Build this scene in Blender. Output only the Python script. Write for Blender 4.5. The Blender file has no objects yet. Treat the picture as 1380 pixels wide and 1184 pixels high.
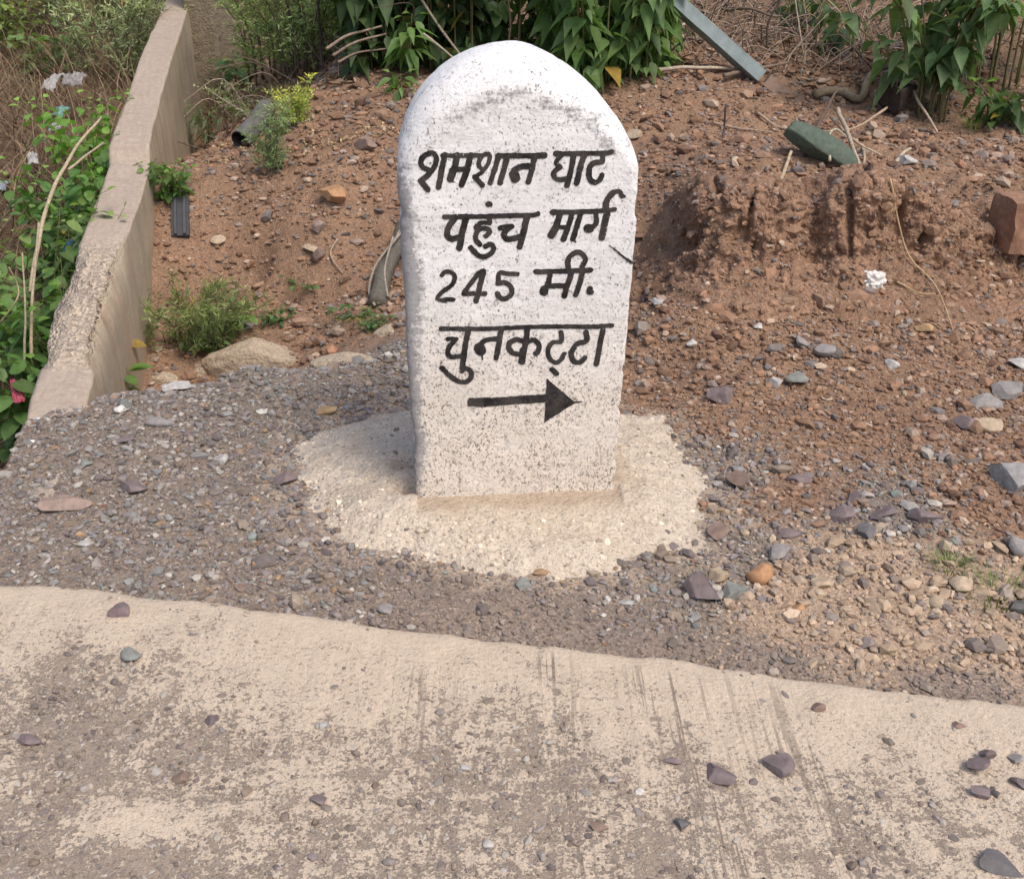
import bpy, bmesh, math, random
import numpy as np
from mathutils import Vector, Matrix
R = math.radians
scene = bpy.context.scene
# ------------------------------------------------------------------ camera, sky, sun, exposure
CAM_H, PITCH, FPX = 1.45, 27.0, 1500.0            # metres, degrees below level, focal length in photo pixels
cam_d = bpy.data.cameras.new('camera'); cam = bpy.data.objects.new('camera', cam_d)
scene.collection.objects.link(cam); scene.camera = cam
cam.location = (0, 0, CAM_H); cam.rotation_euler = (R(90 - PITCH), 0, 0)
cam_d.sensor_fit = 'HORIZONTAL'; cam_d.sensor_width = 36.0; cam_d.lens = 36.0 * FPX / 1380.0
cam_d.clip_start = 0.05; cam_d.clip_end = 500
SUN_EL, SUN_AZ = 57.0, 140.0                      # azimuth clockwise from +Y: behind the camera, to the right
world = bpy.data.worlds.new('World'); scene.world = world; world.use_nodes = True
wn = world.node_tree; bg = wn.nodes['Background']
sky = wn.nodes.new('ShaderNodeTexSky'); sky.sky_type = 'NISHITA'; sky.sun_disc = False
sky.sun_elevation = R(SUN_EL); sky.sun_rotation = R(SUN_AZ); sky.air_density = 1.0; sky.dust_density = 4.0; sky.ozone_density = 0.6
wn.links.new(sky.outputs[0], bg.inputs[0]); bg.inputs[1].default_value = 0.15
sun_d = bpy.data.lights.new('sun', 'SUN'); sun = bpy.data.objects.new('sun', sun_d); scene.collection.objects.link(sun)
sun_d.energy = 1.9; sun_d.angle = R(20); sun_d.color = (1.0, 0.93, 0.83)
_sd = Vector((math.sin(R(SUN_AZ)) * math.cos(R(SUN_EL)), math.cos(R(SUN_AZ)) * math.cos(R(SUN_EL)), math.sin(R(SUN_EL))))
sun.rotation_euler = _sd.to_track_quat('Z', 'Y').to_euler(); sun.location = _sd * 30
scene.view_settings.view_transform = 'Standard'; scene.view_settings.look = 'None'
scene.view_settings.exposure = 0.24; scene.view_settings.gamma = 1.0
rng = np.random.default_rng(7); random.seed(7)
C = scene.collection
# ------------------------------------------------------------------ helpers
cp_, sp_ = math.cos(R(PITCH)), math.sin(R(PITCH))
def ray(px, py):
    a, b = px - 690.0, 592.0 - py
    return np.array([a, FPX * cp_ + b * sp_, -FPX * sp_ + b * cp_])
def P(px, py, z=0.0):
    d = ray(px, py); t = (z - CAM_H) / d[2]
    return np.array([d[0] * t, d[1] * t, z])
def pxy(px, py, y):                               # point on the ray of a photo pixel at forward distance y
    d = ray(px, py); t = y / d[1]
    return np.array([d[0] * t, y, CAM_H + d[2] * t])
def h32(i, j, k):
    with np.errstate(over='ignore'):
        n = (i.astype(np.int64).astype(np.uint32) * np.uint32(374761393)) ^ (j.astype(np.int64).astype(np.uint32) * np.uint32(668265263)) ^ (k.astype(np.int64).astype(np.uint32) * np.uint32(2246822519))
        n = (n ^ (n >> np.uint32(13))) * np.uint32(1274126177)
        n = (n ^ (n >> np.uint32(15))) * np.uint32(2246822519)
        n = n ^ (n >> np.uint32(16))
    return n.astype(np.float64) / 4294967295.0
def vnoise(x, y, z=0.0):
    x = np.asarray(x, float); y = np.asarray(y, float); z = np.asarray(z, float) + np.zeros_like(x)
    i, j, k = np.floor(x), np.floor(y), np.floor(z)
    u, v, w = x - i, y - j, z - k
    u = u*u*(3-2*u); v = v*v*(3-2*v); w = w*w*(3-2*w)
    r = 0
    for a in (0, 1):
        for b in (0, 1):
            for c in (0, 1):
                r = r + h32(i+a, j+b, k+c) * (u if a else 1-u) * (v if b else 1-v) * (w if c else 1-w)
    return r * 2 - 1
def fbm(x, y, z=0.0, o=4):
    s, a, f = 0, 1.0, 1.0
    for q in range(o):
        s = s + a * vnoise(np.asarray(x)*f + q*17.3, np.asarray(y)*f - q*9.1, np.asarray(z)*f + q*3.7); a *= .5; f *= 2.03
    return s / 1.9
def sstep(a, b, x):
    t = np.clip((np.asarray(x, float) - a) / (b - a), 0, 1); return t*t*(3-2*t)
def inpoly(x, y, poly):
    x = np.asarray(x); y = np.asarray(y); r = np.zeros(x.shape, bool); n = len(poly); j = n - 1
    for i in range(n):
        xi, yi = poly[i]; xj, yj = poly[j]
        c = ((yi > y) != (yj > y)) & (x < (xj - xi) * (y - yi) / ((yj - yi) if yj != yi else 1e-9) + xi)
        r ^= c; j = i
    return r
def mk(name, V, faces, mat, parent=None, col=None, attrs=None, smooth=True):
    """faces: list of (n,k) int arrays"""
    V = np.asarray(V, np.float32); me = bpy.data.meshes.new(name)
    faces = [np.asarray(f, np.int32) for f in faces if len(f)]
    me.vertices.add(len(V)); me.vertices.foreach_set('co', V.ravel())
    nl = sum(f.size for f in faces); npol = sum(len(f) for f in faces)
    me.loops.add(nl); me.polygons.add(npol)
    me.loops.foreach_set('vertex_index', np.concatenate([f.ravel() for f in faces]))
    tot = np.concatenate([np.full(len(f), f.shape[1], np.int32) for f in faces])
    st = np.concatenate([[0], np.cumsum(tot)[:-1]]).astype(np.int32)
    me.polygons.foreach_set('loop_start', st)
    me.polygons.foreach_set('use_smooth', np.full(npol, smooth, bool))
    if col is not None:
        a = me.attributes.new('tint', 'FLOAT_COLOR', 'POINT')
        c = np.ones((len(V), 4), np.float32); c[:, :3] = col; a.data.foreach_set('color', c.ravel())
    for k, v in (attrs or {}).items():
        a = me.attributes.new(k, 'FLOAT', 'POINT'); a.data.foreach_set('value', np.asarray(v, np.float32))
    me.update(calc_edges=True); me.validate()
    if mat: me.materials.append(mat)
    o = bpy.data.objects.new(name, me); C.objects.link(o)
    if parent is not None: o.parent = parent
    return o
def tag(o, label=None, cat=None, group=None, kind=None):
    if label: o['label'] = label
    if cat: o['category'] = cat
    if group: o['group'] = group
    if kind: o['kind'] = kind
    return o
def empty(name, loc, label, cat, group=None):
    o = bpy.data.objects.new(name, None); C.objects.link(o); o.location = [float(v) for v in loc]; o.empty_display_size = .1
    return tag(o, label, cat, group)
class Acc:
    """collects geometry and builds ONE mesh"""
    def __init__(s): s.V, s.F3, s.F4, s.C, s.n = [], [], [], [], 0
    def add(s, V, f3=None, f4=None, col=(1, 1, 1)):
        V = np.asarray(V, float); s.V.append(V)
        if f3 is not None and len(f3): s.F3.append(np.asarray(f3) + s.n)
        if f4 is not None and len(f4): s.F4.append(np.asarray(f4) + s.n)
        s.C.append(np.broadcast_to(np.asarray(col, float), (len(V), 3))); s.n += len(V)
    def build(s, name, mat, parent=None, smooth=True, origin=None):
        V = np.concatenate(s.V)
        if origin is not None: V = V - np.asarray(origin)
        F = []
        if s.F3: F.append(np.concatenate(s.F3))
        if s.F4: F.append(np.concatenate(s.F4))
        return mk(name, V, F, mat, parent, np.concatenate(s.C), smooth=smooth)
def tube(acc, pts, rad, n=6, col=(1, 1, 1), cap=True, bumpy=0.0):
    pts = np.asarray(pts, float); m = len(pts); rad = np.broadcast_to(np.asarray(rad, float), (m,))
    T = np.gradient(pts, axis=0); T /= np.linalg.norm(T, axis=1)[:, None] + 1e-12
    ref = np.array([0.13, 0.21, 1.0]) if abs(T[:, 2]).mean() < .8 else np.array([1.0, .2, .1])
    S = np.cross(T, ref); S /= np.linalg.norm(S, axis=1)[:, None] + 1e-12; N = np.cross(S, T)
    a = np.arange(n) * 2 * math.pi / n
    rr = rad[:, None] * (1 + bumpy * rng.uniform(-1, 1, (m, n)))
    V = pts[:, None, :] + rr[..., None] * (np.cos(a)[None, :, None] * S[:, None, :] + np.sin(a)[None, :, None] * N[:, None, :])
    V = V.reshape(-1, 3); f = []
    for i in range(m - 1):
        for j in range(n):
            f.append((i*n + j, i*n + (j+1) % n, (i+1)*n + (j+1) % n, (i+1)*n + j))
    t = []
    if cap:
        V = np.vstack([V, pts[0], pts[-1]]); c0 = m*n
        for j in range(n):
            t.append((c0, (j+1) % n, j)); t.append((c0+1, (m-1)*n + j, (m-1)*n + (j+1) % n))
    acc.add(V, t, f, col)
def spline(ctrl, n=24):
    c = np.asarray(ctrl, float); m = len(c)
    if m == 2: return c[0] + (c[1]-c[0]) * np.linspace(0, 1, n)[:, None]
    e = np.vstack([2*c[0]-c[1], c, 2*c[-1]-c[-2]]); out = []
    for q in np.linspace(0, m-1-1e-9, n):
        i = int(q); t = q - i; p0, p1, p2, p3 = e[i], e[i+1], e[i+2], e[i+3]
        out.append(.5*((2*p1)+(-p0+p2)*t+(2*p0-5*p1+4*p2-p3)*t*t+(-p0+3*p1-3*p2+p3)*t**3))
    return np.array(out)
# ---- node material helpers
class M:
    def __init__(s, name):
        s.m = bpy.data.materials.new(name); s.m.use_nodes = True; s.t = s.m.node_tree; s.b = s.t.nodes['Principled BSDF']
        s.b.inputs['Roughness'].default_value = .9; s.b.inputs['Specular IOR Level'].default_value = .25
        s.co = s.t.nodes.new('ShaderNodeTexCoord').outputs['Object']
    def L(s, a, b): s.t.links.new(a, b)
    def set(s, sock, v):
        if hasattr(v, 'is_output') or isinstance(v, bpy.types.NodeSocket): s.L(v, sock)
        else:
            if isinstance(v, (tuple, list)) and len(v) == 3 and sock.type == 'RGBA': v = (*v, 1)
            sock.default_value = v
    def noise(s, scale, detail=4, rough=.6, dist=0, vec=None, out='Fac'):
        n = s.t.nodes.new('ShaderNodeTexNoise'); n.inputs['Scale'].default_value = scale; n.inputs['Detail'].default_value = detail
        n.inputs['Roughness'].default_value = rough; n.inputs['Distortion'].default_value = dist; s.L(vec or s.co, n.inputs['Vector']); return n.outputs[out]
    def vor(s, scale, out='Distance', feat='F1', vec=None, rnd=1.0):
        n = s.t.nodes.new('ShaderNodeTexVoronoi'); n.feature = feat; n.inputs['Scale'].default_value = scale
        n.inputs['Randomness'].default_value = rnd; s.L(vec or s.co, n.inputs['Vector']); return n.outputs[out]
    def mapv(s, sc=(1, 1, 1), rot=(0, 0, 0), vec=None):
        n = s.t.nodes.new('ShaderNodeMapping'); n.inputs['Scale'].default_value = sc; n.inputs['Rotation'].default_value = rot
        s.L(vec or s.co, n.inputs['Vector']); return n.outputs[0]
    def ramp(s, fac, stops, interp='LINEAR'):
        n = s.t.nodes.new('ShaderNodeValToRGB'); e = n.color_ramp.elements; n.color_ramp.interpolation = interp
        while len(e) > len(stops): e.remove(e[-1])
        while len(e) < len(stops): e.new(1)
        for k, (p, c) in enumerate(stops):
            e[k].position = p; e[k].color = (*c, 1) if isinstance(c, (tuple, list)) else (c, c, c, 1)
        s.L(fac, n.inputs[0]); return n.outputs[0]
    def mix(s, fac, a, b, mode='MIX'):
        n = s.t.nodes.new('ShaderNodeMix'); n.data_type = 'RGBA'; n.blend_type = mode
        s.set(n.inputs[0], fac); s.set(n.inputs[6], a); s.set(n.inputs[7], b); return n.outputs[2]
    def math(s, op, a, b=0.0, c=None, clamp=False):
        n = s.t.nodes.new('ShaderNodeMath'); n.operation = op; n.use_clamp = clamp
        s.set(n.inputs[0], a); s.set(n.inputs[1], b)
        if c is not None: s.set(n.inputs[2], c)
        return n.outputs[0]
    def attr(s, name, out='Fac'):
        n = s.t.nodes.new('ShaderNodeAttribute'); n.attribute_name = name; return n.outputs[out]
    def sep(s, ax='Z', vec=None):
        n = s.t.nodes.new('ShaderNodeSeparateXYZ'); s.L(vec or s.co, n.inputs[0]); return n.outputs[ax]
    def bump(s, h, strength=.5, dist=.01, prev=None):
        n = s.t.nodes.new('ShaderNodeBump'); n.inputs['Strength'].default_value = strength; n.inputs['Distance'].default_value = dist
        s.L(h, n.inputs['Height'])
        if prev is not None: s.L(prev, n.inputs['Normal'])
        return n.outputs[0]
    def fin(s, col=None, normal=None, rough=None):
        if col is not None: s.set(s.b.inputs['Base Color'], col)
        if normal is not None: s.L(normal, s.b.inputs['Normal'])
        if rough is not None: s.set(s.b.inputs['Roughness'], rough)
        return s.m
# ------------------------------------------------------------------ the lie of the land
def wallx(y): return -0.77 - 0.172 * np.asarray(y)            # right face of the low wall, in plan
WALL_T = 0.185
road_px = [(-700, 775), (-350, 783), (0, 787), (60, 785), (130, 788), (200, 800), (260, 803), (330, 815), (380, 818), (450, 832), (520, 840),
           (600, 848), (700, 860), (800, 872), (900, 883), (1000, 898), (1100, 915), (1200, 925), (1300, 937), (1380, 945), (1700, 985), (2100, 1040)]
_re = np.array([P(a, b, 0)[:2] for a, b in road_px])
def road_edge(x):
    x = np.asarray(x, float); y = np.interp(x, _re[:, 0], _re[:, 1])
    return y + 0.014 * fbm(x*9, x*0+3.3, 0, 3) + .007 * fbm(x*45, x*0, 1, 3)
collar_px = [(405, 600), (430, 578), (480, 562), (545, 545), (620, 535), (700, 530), (780, 533), (845, 548), (900, 568), (925, 615), (952, 655), (955, 700),
             (925, 735), (872, 742), (848, 775), (760, 778), (680, 772), (600, 757), (530, 743), (445, 727), (412, 690), (402, 645)]
_cc = np.array([P(a, b, -0.02)[:2] for a, b in collar_px]); CC = _cc.mean(0)
_ca = np.arctan2(_cc[:, 1]-CC[1], _cc[:, 0]-CC[0]); _cr = np.hypot(_cc[:, 0]-CC[0], _cc[:, 1]-CC[1]); _o = np.argsort(_ca); _ca, _cr = _ca[_o], _cr[_o]
def collar_r(a):
    a = np.asarray(a); return 1.02*collar_r0(a)
def collar_r0(a):
    r = np.interp(a, np.concatenate([_ca - 2*math.pi, _ca, _ca + 2*math.pi]), np.tile(_cr, 3))
    return r * (1 + .05 * vnoise(np.cos(a)*5+4, np.sin(a)*5, 1.5) + .02 * vnoise(np.cos(a)*13, np.sin(a)*13, 7))
def collar_d(x, y):                                           # <1 inside the cement footing
    return np.hypot(x-CC[0], y-CC[1]) / collar_r(np.arctan2(y-CC[1], x-CC[0]))
# control points of the ground: photo pixel, height, soil kind (g gravel, r red dirt, b beige dust, k dark fines)
CPX = [(0, 770, -.025, 'g'), (150, 770, -.025, 'g'), (300, 790, -.025, 'g'), (450, 810, -.025, 'g'), (600, 820, -.025, 'k'), (750, 840, -.025, 'k'), (900, 868, -.025, 'k'), (1050, 885, -.025, 'k'),
  (1300, 915, -.025, 'k'), (20, 660, -.02, 'g'), (100, 650, -.025, 'g'), (250, 640, -.02, 'g'), (300, 690, -.02, 'g'), (380, 590, -.025, 'g'), (470, 520, -.03, 'g'), (120, 548, -.01, 'g'),
  (190, 548, -.02, 'g'), (260, 530, -.03, 'g'), (330, 500, -.04, 'g'), (420, 500, -.05, 'g'), (540, 470, -.06, 'g'), (700, 740, -.03, 'g'), (700, 640, -.03, 'g'), (600, 600, -.03, 'g'), (820, 600, -.03, 'g'),
  (230, 500, -.36, 'r'), (260, 470, -.34, 'r'), (330, 430, -.27, 'r'), (420, 420, -.22, 'r'), (500, 430, -.16, 'r'), (300, 370, -.16, 'r'), (420, 350, -.07, 'r'), (500, 330, -.02, 'r'),
  (225, 330, -.03, 'r'), (300, 280, .08, 'r'), (225, 235, .18, 'r'), (450, 270, .15, 'r'), (380, 215, .22, 'r'), (300, 200, .14, 'r'), (290, 150, .08, 'r'), (480, 190, .32, 'r'), (500, 110, .48, 'r'), (430, 130, .42, 'r'), (350, 130, .25, 'r'),
  (640, 400, -.1, 'r'), (640, 300, .08, 'r'), (640, 200, .3, 'r'), (640, 130, .45, 'r'), (760, 400, .0, 'r'), (760, 250, .2, 'r'), (760, 130, .46, 'r'),
  (850, 130, .47, 'r'), (850, 200, .33, 'r'), (875, 290, .17, 'r'), (875, 360, .08, 'r'), (880, 420, .03, 'r'),
  (880, 520, -.02, 'r'), (1000, 250, .34, 'r'), (1100, 250, .34, 'r'), (1200, 245, .34, 'r'), (1290, 275, .33, 'r'), (1370, 300, .28, 'r'),
  (925, 345, .18, 'r'), (905, 390, .17, 'r'), (1000, 380, .20, 'r'), (1080, 380, .205, 'r'), (1160, 380, .21, 'r'), (1240, 392, .18, 'r'), (1320, 400, .13, 'r'), (1380, 390, .14, 'r'),
  (950, 470, .075, 'r'), (1050, 470, .085, 'r'), (1150, 480, .085, 'r'), (1250, 490, .07, 'r'), (1370, 500, .06, 'r'),
  (970, 560, .0, 'r'), (1080, 560, .01, 'r'), (1200, 580, .02, 'r'), (1350, 590, .03, 'r'), (960, 640, -.015, 'g'), (1060, 660, -.005, 'r'), (1180, 690, .0, 'g'), (1330, 690, .015, 'r'),
  (1000, 760, -.02, 'g'), (1090, 800, -.02, 'b'), (1200, 790, -.015, 'b'), (1330, 790, -.005, 'b'), (900, 770, -.025, 'g'), (900, 820, -.025, 'g'), (1060, 830, -.025, 'b'), (1200, 850, -.025, 'b'), (1350, 860, -.02, 'b'),
  (940, 235, .34, 'r'), (1050, 230, .39, 'r'), (1150, 214, .40, 'r'), (1280, 225, .34, 'r'), (920, 180, .37, 'r'), (1030, 175, .38, 'r'), (1150, 165, .38, 'r'), (1300, 180, .36, 'r'),
  (950, 120, .5, 'r'), (1060, 125, .45, 'r'), (1180, 140, .42, 'r'), (1340, 140, .44, 'r'), (1000, 90, .54, 'r'), (1150, 80, .55, 'r'), (1330, 80, .57, 'r')]
_cpw = np.array([P(a, b, z) for a, b, z, k in CPX]); _cpk = [k for *_, k in CPX]
_extra = [(-1.0, 1.2, -.03), (0, 1.0, -.03), (1.0, 1.1, -.03), (-1.0, 3.62, -.2), (-.75, 3.75, -.2), (-1.1, 3.8, -.37), (-.9, 4.0, -.34), (1.5, 1.7, -.025), (2.2, 2.3, .0), (2.2, 3.2, .06), (2.4, 4.2, .25), (2.6, 5.5, .45),
          (-1.5, 2.2, -.02), (-1.6, 1.8, -.02), (0, 6.6, .55), (1.5, 6.8, .58), (-1, 6.8, .5), (-1.9, 6.8, -.06), (2.6, 6.8, .62)]
_cw = np.vstack([_cpw, np.array(_extra)])
def _phi(r): return np.where(r > 1e-9, r*r*np.log(np.maximum(r, 1e-9)), 0)
_n = len(_cw); _A = np.zeros((_n+3, _n+3)); _A[:_n, :_n] = _phi(np.hypot(_cw[:, None, 0]-_cw[None, :, 0], _cw[:, None, 1]-_cw[None, :, 1])) + np.eye(_n)*.0006
_A[:_n, _n] = 1; _A[:_n, _n+1:] = _cw[:, :2]; _A[_n:, :_n] = _A[:_n, _n:].T
_w = np.linalg.solve(_A, np.concatenate([_cw[:, 2], [0, 0, 0]]))
def _chunk(fn, x, y):
    x = np.asarray(x, float); y = np.asarray(y, float); sh = x.shape; x = x.ravel(); y = y.ravel(); out = []
    for i in range(0, len(x), 20000): out.append(fn(x[i:i+20000], y[i:i+20000]))
    out = np.concatenate(out) if out else np.zeros(0); return out.reshape(sh + out.shape[1:])
def h_right(x, y):
    def f(x, y):
        xc = np.clip(x, -2.1, 2.45); yc = np.clip(y, 1.1, 6.8)
        z = _phi(np.hypot(xc[:, None]-_cw[None, :, 0], yc[:, None]-_cw[None, :, 1])) @ _w[:_n] + _w[_n] + _w[_n+1]*xc + _w[_n+2]*yc
        return z + .20 * np.clip(y - 6.8, 0, 9)
    return _chunk(f, x, y)
def h_left(x, y):
    x = np.asarray(x, float); y = np.asarray(y, float); return -.7 + .22 * np.clip(y - 3, -.5, 12) + .05 * fbm(x*1.3, y*1.3, 5, 3)
def zones(x, y):
    """soil kind weights (n,4): gravel, red dirt, beige dust, dark fines"""
    kk = np.array([['g', 'r', 'b', 'k'].index(k) for k in _cpk]); oh = np.eye(4)[kk]
    def f(x, y):
        xx = x + .10*fbm(x*3, y*3, 1, 3); yy = y + .10*fbm(x*3, y*3, 9, 3)
        d = np.hypot(xx[:, None]-_cpw[None, :, 0], yy[:, None]-_cpw[None, :, 1]); w = 1/(d+.03)**4; return (w @ oh) / w.sum(1)[:, None]
    return _chunk(f, x, y)
HOLES = [(*P(px, py, z)[:2], r, d) for px, py, z, r, d in [(348, 318, .02, .05, .07), (383, 372, -.10, .06, .07), (425, 258, .17, .07, .05), (330, 340, -.06, .06, .05), (520, 330, .0, .07, .05), (965, 345, .29, .035, .05), (1040, 350, .28, .03, .07), (1070, 345, .30, .025, .05), (1120, 275, .45, .04, .05), (1160, 300, .41, .03, .05), (1085, 390, .19, .05, .04), (905, 500, .0, .08, .03)]]
def height(x, y, detail=True):
    x = np.asarray(x, float); y = np.asarray(y, float)
    zr = h_right(x, y); far = sstep(2.6, 3.6, y)
    if detail:
        zr = zr + (.006 + .012*far) * fbm(x*7, y*7, 0, 4)
        st = sstep(.12, .22, zr) * sstep(3.35, 3.5, y) * (1 - sstep(4.3, 4.7, y)) * sstep(.40, .60, x)      # crumbling face of the mound
        zr = zr + st * (.055*fbm(x*8, y*5, 2, 4) - .05*np.abs(vnoise(x*15, y*5, 4)) - .03*np.abs(vnoise(x*34, y*18, 9)))
        zr = zr + .026*far*fbm(x*3.1, y*3.1, 8, 3) + .014*far*fbm(x*17, y*17, 12, 3)
        for hx, hy, hr, hd in HOLES: zr = zr - hd*np.exp(-(((x-hx)**2 + ((y-hy)*.8)**2)/hr**2)**1.5)
        rough = sstep(3.3, 3.8, y) + .5*sstep(.9, 1.3, x)*sstep(2.6, 3.2, y)
        zr = zr - .016*np.clip(rough, 0, 1)*np.abs(fbm(x*13, y*13, 6, 3))
    ye = road_edge(x); zr = np.where(y < ye - .03, np.minimum(zr, -.07), zr)
    zl = h_left(x, y) + (.02*fbm(x*6, y*6, 3, 3) if detail else 0)
    xl = wallx(y) - WALL_T - .02*vnoise(x*0, y*7) - .05*(1-sstep(2.98, 3.10, y))
    s = sstep(-.05, .06, x - xl); s = np.where(y < 1.9, 1.0, s) if False else s
    return zl*(1-s) + zr*s
def ground(px, py):
    """where the ray of a photo pixel meets the ground"""
    d = ray(px, py); d = d/np.linalg.norm(d); t = np.linspace(1.2, 14, 1600)
    p = np.array([0, 0, CAM_H]) + d*t[:, None]; g = height(p[:, 0], p[:, 1], False)
    k = np.argmax(p[:, 2] < g); return p[k] if p[k, 2] < g[k] else p[-1]
def zsc(p): return (p[1]*cp_ + (CAM_H - p[2])*sp_) / FPX      # metres per photo pixel at p
# ------------------------------------------------------------------ materials
PAL = np.array([(.235, .195, .160), (.250, .163, .110), (.40, .305, .225), (.25, .205, .172)])
def mat_ground():
    m = M('earth'); t = m.attr('tint', 'Color')
    v1 = m.vor(120, 'Color'); d1 = m.vor(120, 'Distance'); d2 = m.vor(310, 'Distance'); v2 = m.vor(310, 'Color')
    big = m.noise(2.2, 5, .6); mid = m.noise(19, 5, .65); fine = m.noise(160, 4, .7)
    g1 = m.math('MULTIPLY_ADD', m.sep('X', v1), .75, .62); g2 = m.math('MULTIPLY_ADD', m.sep('Y', v2), .7, .65)
    c = m.mix(.55, t, m.mix(1.0, t, g1, 'MULTIPLY')); c = m.mix(.6, c, m.mix(1.0, c, g2, 'MULTIPLY'))
    c = m.mix(m.ramp(mid, [(.35, 0), (.7, .45)]), c, m.mix(1.0, c, (1.35, 1.16, 1.0), 'MULTIPLY'))
    c = m.mix(m.ramp(big, [(.4, 0), (.65, .5)]), c, m.mix(1.0, c, (.74, .74, .78), 'MULTIPLY'))
    c = m.mix(m.ramp(fine, [(.35, .5), (.55, 0)]), c, m.mix(1.0, c, (.55, .5, .48), 'MULTIPLY'))
    b = m.bump(d1, .6, .004); b = m.bump(d2, .5, .002, b); b = m.bump(mid, .6, .012, b); b = m.bump(fine, .5, .003, b)
    return m.fin(c, b, .95)
def mat_tint(name, rough=.9, nscale=60, amp=.35, bumpd=.0015, bs=.5):
    m = M(name); t = m.attr('tint', 'Color'); n = m.noise(nscale, 4, .65)
    c = m.mix(1.0, t, m.ramp(n, [(.25, 1-amp), (.75, 1+amp*.6)]), 'MULTIPLY'); return m.fin(c, m.bump(n, bs, bumpd), rough)
def mat_leaf(name, trans=.25):
    m = M(name); t = m.attr('tint', 'Color'); n = m.noise(35, 3, .6)
    c = m.mix(1.0, t, m.ramp(n, [(.3, .78), (.7, 1.15)]), 'MULTIPLY'); m.fin(c, None, .5); m.b.inputs['Specular IOR Level'].default_value = .35
    tr = m.t.nodes.new('ShaderNodeBsdfTranslucent'); m.L(m.mix(1.0, c, (1.3, 1.5, .6), 'MULTIPLY'), tr.inputs[0])
    mx = m.t.nodes.new('ShaderNodeMixShader'); mx.inputs[0].default_value = trans; out = m.t.nodes['Material Output']
    m.L(m.b.outputs[0], mx.inputs[1]); m.L(tr.outputs[0], mx.inputs[2]); m.L(mx.outputs[0], out.inputs[0]); return m.m
def mat_road():
    m = M('worn_concrete'); dirt = m.attr('dirt'); edge = m.attr('edge')
    n1 = m.noise(38, 6, .7); n2 = m.noise(140, 5, .7); st = m.noise(1.0, 5, .65, 0, m.mapv((34, 6.5, 1), (0, 0, R(8))))
    st2 = m.noise(1.0, 2, .5, 0, m.mapv((95, 2.2, 1), (0, 0, R(8)))); st3 = m.noise(7, 3, .6)
    n0 = m.noise(11, 5, .65); k = m.math('ADD', dirt, m.math('MULTIPLY_ADD', n1, 3.4, -1.7)); k = m.math('ADD', k, m.math('MULTIPLY_ADD', n2, 3.6, -1.8)); k = m.math('ADD', k, m.math('MULTIPLY_ADD', n0, 1.5, -.75))
    k = m.math('ADD', k, m.math('MULTIPLY_ADD', st, 1.1, -.55)); k = m.ramp(k, [(.30, 0), (.58, 1)])
    pale = m.mix(m.ramp(n1, [(.3, 0), (.7, 1)]), (.52, .424, .328), (.60, .495, .388)); pale = m.mix(m.ramp(n2, [(.28, .55), (.45, 0)]), pale, (.33, .26, .20))
    pale = m.mix(m.math('MULTIPLY', m.math('MULTIPLY', m.ramp(st2, [(.40, .95), (.46, 0)]), m.math('MULTIPLY', m.attr('streak'), m.ramp(st3, [(.36, .2), (.5, 1)]))), m.ramp(edge, [(.02, 0), (.06, 1)])), pale, (.26, .21, .165))
    v = m.vor(150, 'Color'); dt = m.mix(m.sep('X', v), (.165, .138, .118), (.31, .26, .218)); dt = m.mix(m.ramp(n2, [(.35, 0), (.65, 1)]), dt, (.30, .242, .198)); dt = m.mix(m.ramp(n0, [(.45, 0), (.66, .6)]), dt, (.36, .285, .222))
    sp1 = m.math('MULTIPLY', m.ramp(m.noise(95, 4, .8, .3), [(.575, 0), (.63, 1)]), m.ramp(edge, [(.03, .12), (.14, 1)])); sp2 = m.math('MULTIPLY', m.ramp(m.noise(210, 3, .75), [(.60, 0), (.66, .8)]), m.ramp(edge, [(.01, .25), (.10, 1)])); pale = m.mix(m.math('MULTIPLY', m.math('MAXIMUM', sp1, sp2), m.ramp(n0, [(.35, .35), (.6, 1)])), pale, (.235, .19, .155)); pale = m.mix(m.ramp(n0, [(.45, 0), (.7, .45)]), pale, m.mix(1.0, pale, (.82, .80, .79), 'MULTIPLY'))
    c = m.mix(k, pale, dt); b = m.bump(sp1, .5, .004); b = m.bump(m.math('SUBTRACT', m.noise(90, 4, .7), m.math('MULTIPLY', k, .5)), .7, .008, b); b = m.bump(m.vor(260), .35, .002, b); b = m.bump(st2, .3, .003, b)
    return m.fin(c, b, .93)
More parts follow.
